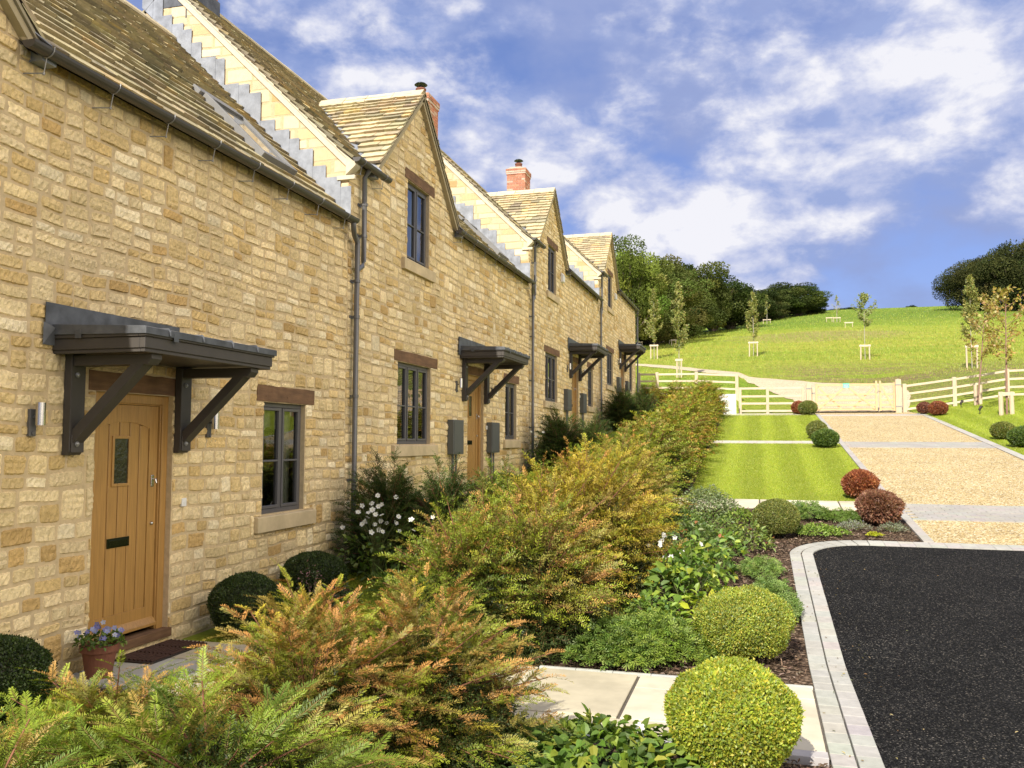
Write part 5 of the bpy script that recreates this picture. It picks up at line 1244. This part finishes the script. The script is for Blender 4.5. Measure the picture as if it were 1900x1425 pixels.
def clump(x, y, label, cat, name, n, rx, ry, H, lf, wd, pal, pw, seed, tmpl=FOLD, stems=14, group=None, dome=True, droop=.2, zmin=.02):
    r = np.random.default_rng(seed); t = thing(name, (x, y, tz(x, y)), label, cat, group); m = MB(); st = MB()
    a = r.uniform(0, 6.28, n); q = np.sqrt(r.random(n)); lump = 1 + .2 * np.sin(3 * a + seed) + .1 * np.sin(7 * a)
    X = rx * q * np.cos(a) * lump; Y = ry * q * np.sin(a) * lump; top = H * (1 - .75 * q ** 2.2) * (1 + .18 * np.sin(9 * X / rx + seed) * np.cos(7 * Y / ry)); Z = np.maximum(top * (1 - .55 * r.random(n) ** 1.7), zmin)
    P = np.stack([X, Y, Z], 1); out = unit(np.stack([X, Y, 0 * X], 1) + 1e-3); D = unit(out * .8 + r.normal(0, .55, (n, 3)) + np.array([0, 0, .25 - droop])); up = np.array([0, 0, 1.]) + out * .4 + r.normal(0, .35, (n, 3))
    leaves(m, P, D, up, lf * r.uniform(.65, 1.25, n), lf * wd, pick(r, pal, n, pw, .2), tmpl)
    for k in range(stems):
        i = r.integers(n); st.tube([(P[i][0] * .25, P[i][1] * .25, 0), P[i] * (.7, .7, .7), P[i]], [.005, .004, .002], 4, cap=False)
    m.build('leaves', leafM, t); st.build('stems', stemM, t); return t
PALM = (np.array([[0, 0, 0], [.9, -.12, .0], [1, .0, 0], [.9, .12, 0], [.55, -.55, 0], [.72, -.58, 0], [.68, -.38, 0], [.55, .55, 0], [.72, .58, 0], [.68, .38, 0], [.0, -.55, 0], [.2, -.62, 0], [.0, .55, 0], [.2, .62, 0]]),
        [(0, 1, 2, 3), (0, 4, 5, 6), (0, 9, 8, 7), (0, 10, 11, 11), (0, 13, 12, 12)])
PALM = (PALM[0], [(0, 1, 2, 3), (0, 4, 5, 6), (0, 9, 8, 7)])
GER = [(.17, .25, .035), (.24, .33, .045), (.11, .18, .03), (.31, .39, .07)]; pg = [.35, .3, .2, .15]
clump(4.45, 7.85, 'dense cranesbill with cut leaves spilling onto the far edge of the flagstone path', 'ground cover', 'cranesbill_plant', 3800, .62, .48, .36, .055, 1.0, GER, pg, 1, PALM)
clump(4.15, 7.65, 'cranesbill patch at the foot of the hedge by the path', 'ground cover', 'cranesbill_plant', 1800, .36, .4, .36, .055, 1.0, [(a * .75, b * .8, c) for a, b, c in GER], pg, 21, PALM)
clump(5.50, 9.45, 'feathery light green cranesbill between the large box ball and the sett kerb', 'ground cover', 'cranesbill_plant', 2600, .26, .62, .36, .05, 1.0, [(.19, .29, .07), (.25, .35, .10), (.14, .22, .05)], [.4, .3, .3], 2, PALM)
BIG = [(.16, .26, .045), (.25, .36, .05), (.11, .19, .04), (.38, .44, .05)]; pb = [.38, .28, .22, .12]
clump(4.68, 9.55, 'hydrangea with large bright leaves left behind the big box ball', 'shrub', 'hydrangea_shrub', 300, .42, .52, .62, .12, .62, BIG, pb, 3, FOLD, 30)
clump(4.62, 11.7, 'glossy leaved shrub in the bed beside the hedge, with a few red leaves', 'shrub', 'evergreen_shrub', 620, .42, .75, .50, .085, .5, [(.13, .20, .045), (.18, .26, .06), (.09, .14, .035), (.40, .16, .07)], [.4, .3, .27, .03], 4, FOLD, 30)
clump(5.22, 12.6, 'low shrub with narrow yellow green leaves before the olive box ball', 'shrub', 'evergreen_shrub', 420, .40, .42, .34, .08, .42, [(.17, .24, .045), (.26, .31, .06), (.12, .17, .04), (.50, .18, .08)], [.4, .3, .27, .03], 5, FOLD, 20)
clump(4.55, 15.2, 'pale variegated hebe at the corner of the hedge and second path', 'shrub', 'hebe_shrub', 2600, .50, .55, .46, .05, .45, [(.22, .28, .12), (.34, .38, .20), (.14, .19, .07)], [.4, .3, .3], 6, FOLD)
clump(6.25, 13.72, 'bright green mat forming plant on the bark near the kerb', 'ground cover', 'mat_plant', 1500, .38, .26, .16, .035, .7, [(.22, .33, .05), (.30, .40, .07), (.15, .24, .04)], [.4, .35, .25], 7, FOLD)
clump(7.03, 13.78, 'small vivid yellow sedum cushion', 'ground cover', 'sedum_plant', 500, .12, .09, .06, .02, .7, [(.50, .50, .02), (.42, .46, .03)], [.6, .4], 8)
clump(6.78, 14.25, 'silvery lavender tuft, left of two in the bark', 'ground cover', 'lavender_plant', 700, .24, .18, .14, .04, .25, [(.33, .36, .26), (.24, .28, .17), (.38, .36, .42)], [.5, .35, .15], 9, KITE, group='silver tufts')
clump(7.35, 14.2, 'silvery lavender tuft, right of two near the gravel kerb', 'ground cover', 'lavender_plant', 600, .20, .16, .13, .04, .25, [(.33, .36, .26), (.24, .28, .17)], [.6, .4], 10, KITE, group='silver tufts')
clump(6.15, 15.1, 'cranesbill clump behind the olive box ball, before the second path', 'ground cover', 'cranesbill_plant', 1400, .42, .30, .26, .06, 1.0, [(.19, .29, .06), (.25, .35, .08), (.13, .21, .05)], [.4, .3, .3], 11, PALM)
clump(6.72, 14.95, 'low cranesbill left of the brown spiky ball', 'ground cover', 'cranesbill_plant', 800, .34, .24, .18, .055, 1.0, [(.17, .27, .05), (.23, .33, .07)], [.6, .4], 12, PALM)
clump(4.55, 5.15, 'glossy leafy ground cover at the bottom edge, in front of the path', 'ground cover', 'ground_cover_plant', 900, .62, .42, .24, .085, .62, [(.13, .22, .03), (.22, .31, .04), (.08, .14, .03), (.33, .37, .05)], [.36, .28, .24, .12], 13, FOLD)
clump(3.75, 5.05, 'shaded leafy ground cover under the near yew bushes', 'ground cover', 'ground_cover_plant', 700, .5, .5, .22, .08, .62, [(.08, .14, .03), (.12, .2, .03)], [.6, .4], 14, FOLD)
clump(1.25, 9.5, 'tuft of long grass like leaves beside the shaded anemones', 'ground cover', 'grass_tuft', 160, .16, .16, .20, .26, .05, [(.13, .22, .04), (.18, .28, .05)], [.6, .4], 15, KITE, 2, droop=-.2)
clump(.95, 8.75, 'pink flowering sedum in front of the wall box balls', 'flowering plant', 'sedum_plant', 420, .22, .30, .26, .05, .6, [(.09, .13, .05), (.13, .16, .07), (.30, .16, .18)], [.5, .3, .2], 16, FOLD)
clump(.70, 8.60, 'tall pink sedum heads between the two dark wall balls', 'flowering plant', 'sedum_plant', 160, .16, .14, .52, .035, .6, [(.36, .20, .22), (.26, .14, .15), (.10, .14, .06)], [.4, .3, .3], 17, FOLD)
clump(.62, 4.05, 'small light green plant on the lawn at the lower left corner', 'ground cover', 'ground_cover_plant', 90, .18, .18, .10, .08, .6, [(.16, .26, .05), (.10, .18, .03)], [.5, .5], 18, FOLD)
clump(.35, 17.2, 'low green plant under the narrow window of the second house', 'shrub', 'evergreen_shrub', 500, .3, .8, .4, .06, .5, GRN, pGr, 19, FOLD)
clump(4.80, 10.75, 'leggy hydrangea with pale green leaves farther up the bed, by the anemones', 'shrub', 'hydrangea_shrub', 200, .34, .42, .48, .11, .6, BIG, pb, 23, FOLD, 24)
clump(4.75, 13.1, 'small glossy shrub against the hedge, left of the olive box ball', 'shrub', 'evergreen_shrub', 520, .42, .5, .42, .07, .45, [(.15, .23, .05), (.22, .30, .07), (.10, .16, .04)], [.4, .3, .3], 24, FOLD, 20)
clump(4.85, 9.05, 'low yellow leaved seedlings in front of the larger hydrangea', 'shrub', 'hydrangea_shrub', 70, .22, .25, .34, .10, .62, [(.45, .50, .04), (.34, .42, .05)], [.5, .5], 25, FOLD, 14)
clump(5.42, 11.15, 'fresh cranesbill mound by the inside of the kerb bend', 'ground cover', 'cranesbill_plant', 900, .26, .42, .20, .05, 1.0, [(.19, .29, .06), (.25, .35, .08), (.13, .21, .05)], [.4, .3, .3], 31, PALM)
clump(4.35, 8.75, 'loose leafy plant at the hedge foot above the cranesbill carpet', 'ground cover', 'ground_cover_plant', 420, .30, .42, .30, .07, .6, BIG, pb, 32, FOLD)
clump(5.15, 14.6, 'low rounded plant between the olive box ball and the hebe', 'ground cover', 'ground_cover_plant', 700, .38, .34, .20, .05, .6, GER, pg, 33, FOLD)
clump(4.25, 13.9, 'leafy plant tucked against the hedge before the hebe', 'ground cover', 'ground_cover_plant', 700, .34, .5, .32, .06, .5, [(.15, .23, .05), (.22, .30, .07), (.10, .16, .04)], [.4, .3, .3], 34, FOLD)
clump(4.95, 11.9, 'small hydrangea with drooping leaves in the middle of the bark bed', 'shrub', 'hydrangea_shrub', 170, .30, .34, .36, .09, .6, BIG, pb, 35, FOLD, 20)
# pansies in the pot
r = np.random.default_rng(8); lf, fl, ce = MB(), MB(), MB(); n = 260
a = r.uniform(0, 6.28, n); q = np.sqrt(r.random(n)) * .19; P = np.stack([q * np.cos(a), q * np.sin(a), .27 + r.uniform(0, .12, n) * (1 - (q / .22) ** 2)], 1)
leaves(lf, P, unit(P * (1, 1, 0) + r.normal(0, .5, (n, 3)) + (0, 0, .3)), np.array([0, 0, 1.]) + r.normal(0, .4, (n, 3)), .04, .026, pick(r, GRN, n, pGr), FOLD)
for k in range(26):
    fl, ce = MB(), MB(); a = r.uniform(0, 6.28); q = r.uniform(.02, .20); flower(fl, ce, np.array([q * math.cos(a), q * math.sin(a), .40 + r.uniform(-.05, .06) - q * .3]), np.array([.5, -.7, .35]) + r.normal(0, .3, 3), .021, 5, [(.34, .38, .72), (.55, .58, .82), (.22, .22, .55)][r.integers(3)], r, .1)
    o = fl.build('pansy_flower', petalM, POT); ce.build('flower_centre', yellowM, o)
lf.build('leaves', leafM, POT)

# ---- bark chips and grass, too many to count
r = np.random.default_rng(31)
def chips():
    n = 9000; X = r.uniform(4.0, 5.78, n); Y = r.uniform(7.3, 13.2, n); k = n // 2; X[k:] = r.uniform(3.9, 7.6, n - k); Y[k:] = r.uniform(12.2, 15.9, n - k)
    ok = ~((X > 5.75) & (Y < 13.5) & ((X - 6.9) ** 2 + (Y - 12.35) ** 2 < 1.22)) & ~((X > 5.75) & (Y < 12.4)) & ~((X > 6.6) & (Y < 13.47)); X, Y = X[ok], Y[ok]; n = len(X)
    mb = MB(); P = np.stack([X, Y, terr(X, Y) + r.uniform(-.008, .014, n)], 1); D = rdir(r, n) * (1, 1, .25)
    leaves(mb, P, D, np.array([0, 0, 1.]) + r.normal(0, .5, (n, 3)), r.uniform(.025, .085, n), r.uniform(.006, .018, n), pick(r, [(.10, .062, .038), (.17, .115, .075), (.26, .19, .135), (.05, .032, .02), (.33, .26, .20)], n, [.3, .27, .17, .2, .06]), FOLD)
    n = 900; X = r.uniform(5.0, 5.78, n); Y = r.uniform(4.6, 5.6, n); P = np.stack([X, Y, terr(X, Y) + .004], 1)
    leaves(mb, P, rdir(r, n) * (1, 1, .2), np.array([0, 0, 1.]) + r.normal(0, .4, (n, 3)), .04, .012, pick(r, [(.10, .062, .038), (.2, .14, .1)], n), FOLD)
    tag(mb.build('bark_mulch', chipM), kind='stuff')
chips()
def grass(name, boxes, L, Wd, pal, pw, kind='stuff', lean=.5):
    mb = MB()
    for (x0, x1, y0, y1, n, sc) in boxes:
        X = r.uniform(x0, x1, n); Y = r.uniform(y0, y1, n)
        if name == 'meadow_grass':
            tl, tr2 = np.array([(38.9, 7.4), (41.5, 7.3), (44.5, 6.1), (48.2, 5.2), (51.2, 3.2), (57, .1), (60, -2.4), (64, -9.1)]).T, np.array([(38.9, 11.5), (44, 12.5), (47.4, 12.3), (48.1, 9), (50.9, 5.5), (55.6, 2.5), (59.6, .1), (61.6, -2.3), (66, -8)]).T
            ok = ~((X > np.interp(Y, tl[0], tl[1])) & (X < np.interp(Y, tr2[0], tr2[1])) & (Y < 66)) | (r.random(n) < .02); X, Y = X[ok], Y[ok]; n = len(X)
        P = np.stack([X, Y, terr(X, Y) - .012], 1)
        D = np.array([0, 0, 1.]) + r.normal(0, lean, (n, 3)) * (1, 1, .2); c = pick(r, pal, n, pw, .2)
        s_ = np.clip(np.sin((X + .03 * np.sin(Y)) * 2 * math.pi / .92) * 1.6, -1, 1); c = c * (1 + .10 * s_)[:, None]
        leaves(mb, P, D, rdir(r, n), L * sc * r.uniform(.6, 1.3, n), Wd * sc, c, TRI)
    tag(mb.build(name, grassM), kind=kind)
LG = [(.33, .40, .035), (.42, .47, .055), (.25, .32, .03), (.52, .50, .11)]; lp = [.38, .3, .22, .10]
grass('lawn_grass', [(4.1, 7.62, 16.92, 20, 60000, 1.0), (4.1, 7.62, 20, 26.1, 60000, 1.2), (4.1, 7.62, 26.7, 36.1, 50000, 1.5), (11.66, 18, 20, 30, 45000, 1.5), (11.5, 18, 30, 39, 35000, 1.8), (0.2, 2.5, 7.3, 10.5, 40000, 1.0), (0.0, 2.6, 2.2, 5.6, 60000, 1.1), (.2, 2.4, 11, 17, 25000, 1.4)], .026, .006, LG, lp)
FG = [(.28, .39, .04), (.38, .44, .06), (.22, .33, .035), (.50, .49, .12)]
grass('meadow_grass', [(-2, 25, 40.8, 48, 30000, 1.6), (-10, 32, 48, 64, 34000, 2.6), (-20, 45, 62, 90, 30000, 4.2), (-25, 60, 90, 165, 22000, 6)], .035, .010, FG, [.4, .28, .2, .12], lean=.4)

# ---- trees
def crown_tree(proto_name, seed, H, Rr, n, lf, pal, pw, trunk_h=.25, layers=False, nl=46):
    r = np.random.default_rng(seed); root = thing(proto_name, (0, 0, -60), 'tree', 'tree'); m = MB(); tr = MB()
    cz = H * (.5 + trunk_h / 2) ; hz = H * (1 - trunk_h) / 2
    cl = []
    for k in range(nl):
        d = unit(r.normal(size=3)); q = r.uniform(.45, .92); p = np.array([d[0] * Rr * q, d[1] * Rr * q, cz + d[2] * hz * q]); s = r.uniform(.16, .34) * Rr; cl.append((p, s))
        if k % 2 == 0: tr.tube([(0, 0, H * trunk_h * .6), p * (.4, .4, .0) + (0, 0, H * trunk_h * .6 + (p[2] - H * trunk_h * .6) * .55), p], [H * .018, H * .009, H * .003], 5, cap=False)
    w = np.array([s for _, s in cl]); w = w ** 2 / np.sum(w ** 2); idx = r.choice(nl, n, p=w); C0 = np.array([p for p, _ in cl])[idx]; S0 = np.array([s for _, s in cl])[idx]
    d = rdir(r, n); P = C0 + d * S0[:, None] * r.uniform(.75, 1.12, (n, 1)) * ((1.25, 1.25, .55) if layers else (1.1, 1.1, .85))
    base = pick(r, pal, nl, pw, .2)[idx] * r.uniform(.8, 1.2, (n, 1))
    leaves(m, P, d * .6 + rdir(r, n), d + r.normal(0, .5, (n, 3)), lf * r.uniform(.6, 1.3, n), lf * .7, base)
    tr.tube([(0, 0, -.5), (0, 0, H * trunk_h), (.1, 0, H * .6)], [H * .03, H * .022, H * .008], 8)
    m.build('crown', treeM, root); tr.build('trunk', barkM, root, smooth=True); return root
DG = [(.055, .075, .025), (.08, .10, .03), (.04, .055, .02), (.11, .12, .04)]; LGt = [(.14, .18, .035), (.20, .24, .045), (.10, .13, .03), (.26, .27, .07)]; MG = [(.10, .125, .035), (.14, .16, .045), (.07, .09, .03), (.18, .17, .06)]
tb = crown_tree('woodland_tree', 1, 13, 5.2, 30000, .27, LGt, [.35, .3, .2, .15], .02, nl=64); tm = crown_tree('woodland_tree', 2, 13, 5.5, 28000, .29, MG, [.35, .3, .2, .15], .02, nl=64); td = crown_tree('woodland_tree', 3, 12, 6.0, 28000, .32, DG, [.35, .25, .3, .1], .02, True, 64); tr_ = crown_tree('hilltop_tree', 4, 11, 6.2, 24000, .28, [(.06, .07, .025), (.085, .09, .03), (.045, .05, .02), (.12, .11, .04)], [.35, .25, .3, .1], .07, False, 60)
WG = 'trees of the wood behind the meadow'; RG = 'trees of the hilltop clump on the right'
def tree_at(p, px_, ptop, D, sc_w, lab, grp, tint=(1, 1, 1), H0=13, Rw=None):
    d = F + (px_ - 950) / FPX * R - (ptop - 712.5) / FPX * U; P = CAM + d * D; zt = P[2]; zb_ = tz(P[0], P[1]); H = (zt - zb_ + .4) * 1.05; H0 = {id(td): 12, id(tr_): 11}.get(id(p), 13)
    o = place(p, P[0], P[1], (sc_w, sc_w, H / H0), R_.uniform(0, 6), lab, grp, tint, 'tree', None, -.4); return o
tree_at(tb, 1158, 460, 78, .68, 'bright leafy tree rising directly behind the end of the terrace', WG, (.85, .85, .9))
tree_at(tb, 1122, 462, 88, .9, 'light green tree mostly hidden by the last gable', WG, (.8, .8, .9))
tree_at(tm, 1198, 486, 90, .95, 'mid green tree with bare twigs, right of the bright one', WG, (1.1, 1.05, 1))
tree_at(tm, 1236, 484, 104, 1.0, 'tall olive tree in the middle of the left wood', WG, (.9, .9, .9))
tree_at(td, 1282, 486, 112, .85, 'dark tree with a ragged top above the slim meadow tree', WG, (1.2, 1.15, 1))
tree_at(td, 1322, 508, 120, .95, 'broad dark rounded tree at the middle of the wood', WG, (.95, 1, 1))
tree_at(td, 1352, 528, 122, .80, 'dark tree sloping down at the right end of the main wood', WG)
tree_at(tm, 1262, 545, 100, .7, 'lower olive tree in front of the dark ones', WG, (.8, .8, .8))
tree_at(tm, 1215, 560, 88, .65, 'low twiggy tree at the wood edge behind the slim meadow trees', WG, (.9, .85, .8))
tree_at(td, 1408, 540, 140, .8, 'dark tree linking the wood to its last clump', WG)
tree_at(td, 1445, 526, 146, .82, 'dark tree on the left of the last skyline clump of the wood', WG, (1.1, 1.1, 1))
tree_at(td, 1480, 524, 148, .80, 'flat topped dark tree, last of the wood on the skyline', WG, (1.05, 1.1, 1))
tree_at(td, 1503, 552, 150, .5, 'low rounded dark tree closing the wood on the right', WG, (.9, 1, 1))
tree_at(tr_, 1792, 492, 134, .70, 'first dark tree of the hilltop clump, with straight clipped left side', RG)
tree_at(tr_, 1832, 482, 130, .80, 'second hilltop tree behind the leaning young tree', RG, (1.05, 1, 1))
tree_at(tr_, 1875, 462, 124, .85, 'third hilltop tree, near the right edge', RG, (.95, 1, 1))
tree_at(tr_, 1925, 450, 122, .95, 'last hilltop tree, cut by the right edge of the picture', RG)
for k, (px_, pt, D, w) in enumerate(((1545, 574, 168, .30), (1575, 570, 168, .36), (1602, 574, 168, .26), (1640, 572, 170, .22), (1690, 566, 170, .2))):
    tree_at(td, px_, pt, D, w, 'low bushes along the skyline, %s' % ['farthest left', 'the tallest', 'right of the tallest', 'small one alone', 'smallest one before the hilltop clump'][k], 'low skyline bushes', (.9, 1, 1.1), 12)
def young(name, x, y, H, Rw, n, lf, pal, label, seed, clear=.3, bark=paleBarkM, lean=0, shape='cone', tint=1, nbr=34, thick=.03):
    r = np.random.default_rng(seed); t = thing(name, (x, y, tz(x, y)), label, 'young tree', 'young staked trees'); m = MB(); tr = MB()
    top = np.array([lean, 0, H]); tr.tube([(0, 0, -.1), top * .35 + (r.normal(0, .02), 0, 0), top * .7, top], [thick, thick * .8, thick * .45, .006], 7)
    Ps, Cs = [], []
    for k in range(nbr):
        f = clear + (1 - clear) * (k + r.random()) / nbr; b = top * f; az = r.uniform(0, 6.28)
        g_ = (f - clear) / (1 - clear); w = Rw * ((1 - g_) ** .8 * min(1, .55 + g_ * 2.2)) if shape == 'cone' else Rw * (math.sin(math.pi * min(.98, g_ * .9 + .12)) ** .7)
        w *= r.uniform(.6, 1.1); ln = w * (1.3 if shape == 'cone' else 1.2); e = b + np.array([math.cos(az) * w, math.sin(az) * w, ln * (.9 if shape == 'cone' else .7)]); mid = b * .5 + e * .5 + np.array([math.cos(az), math.sin(az), -.6]) * w * .12
        tr.tube([b, mid, e], [thick * .28, thick * .2, .004], 4, cap=False); q = int(n * 1.8) // nbr
        s = r.uniform(.25, 1.02, q)[:, None]; pp = (1 - s) ** 2 * b + 2 * s * (1 - s) * mid + s ** 2 * e + r.normal(0, .035 + .025 * w, (q, 3)); Ps.append(pp)
    P = np.concatenate(Ps); nn = len(P); leaves(m, P, rdir(r, nn) + (0, 0, -.3), rdir(r, nn), lf * r.uniform(.7, 1.3, nn), lf * .6, pick(r, pal, nn, None, .2) * tint)
    m.build('crown', leafM, t); tr.build('trunk', bark, t, smooth=True); return t
YP = [(.25, .28, .07), (.34, .35, .10), (.18, .21, .05), (.42, .36, .13)]
young('slim_young_tree', 1.23, 49.2, 5.35, .80, 1500, .12, YP, 'tallest slim pale tree in the meadow, its trunk rising behind the rail fence', 1, .26)
young('slim_young_tree', -2.1, 66.4, 5.4, .85, 1300, .13, YP, 'slim pale tree just beyond the end of the terrace', 2, .22)
young('slim_young_tree', 5.22, 66.8, 4.8, .78, 1300, .13, YP, 'slim pale tree standing alone in the middle of the meadow', 3, .25)
young('round_young_tree', 12.4, 61.6, 4.4, .75, 900, .12, [(.20, .26, .07), (.28, .32, .10), (.34, .34, .12)], 'young tree with a round thin crown on the open meadow', 4, .48, shape='round')
young('slim_young_tree', 16.55, 51.2, 4.95, .85, 1700, .12, YP, 'slim pale tree directly behind the leaning one, beyond the fence', 5, .30)
young('leaning_young_tree', 13.74, 37.7, 4.3, .80, 560, .12, [(.28, .26, .06), (.36, .33, .09), (.40, .28, .10)], 'leaning young tree with a reddish stem in front of the right rail fence', 6, .38, redBarkM, .45, 'round', thick=.034)
young('open_young_tree', 13.74, 33.5, 4.35, .95, 400, .13, [(.30, .28, .06), (.40, .34, .08), (.42, .27, .09)], 'open branched young tree with few yellow leaves on the right lawn', 7, .40, redBarkM, .08, 'round', nbr=30, thick=.04)
for k, (x, y, h, l) in enumerate(((-7.0, 96, 5.5, 'small far sapling left of the upper track'), (-4.4, 92, 4.5, 'small far sapling right of the upper track'), (-3.0, 88, 4.6, 'thin far sapling in front of the wood edge'), (3.3, 150, 4.2, 'far thin sapling below the skyline clump, left'), (7.04, 133, 4.2, 'far thin sapling below the skyline clump, right'), (15.85, 121.9, 3.5, 'bare far sapling at the skyline frames'))):
    young('far_sapling', x, y, h, .7, 400 if k < 5 else 80, .2, YP, l, 20 + k, .3, paleBarkM, 0, nbr=14, thick=.05)

# ---- a little leaf litter, uncountable
def litter():
    mb = MB(); n = 260; X = np.concatenate([r.uniform(5.8, 6.35, 110), r.uniform(6.1, 9.5, 60), r.uniform(7.8, 11.3, 90)]); Y = np.concatenate([r.uniform(3, 12.5, 110), r.uniform(4, 13, 60), r.uniform(13.5, 30, 90)])
    P = np.stack([X, Y, terr(np.minimum(X, 9), Y) + .012], 1)
    leaves(mb, P, rdir(r, n) * (1, 1, .15), np.array([0, 0, 1.]) + r.normal(0, .35, (n, 3)), r.uniform(.012, .030, n), .012, pick(r, [(.30, .20, .08), (.18, .11, .05), (.40, .32, .14), (.12, .14, .04)], n), FOLD)
    tag(mb.build('leaf_litter', leafM), kind='stuff')
litter()
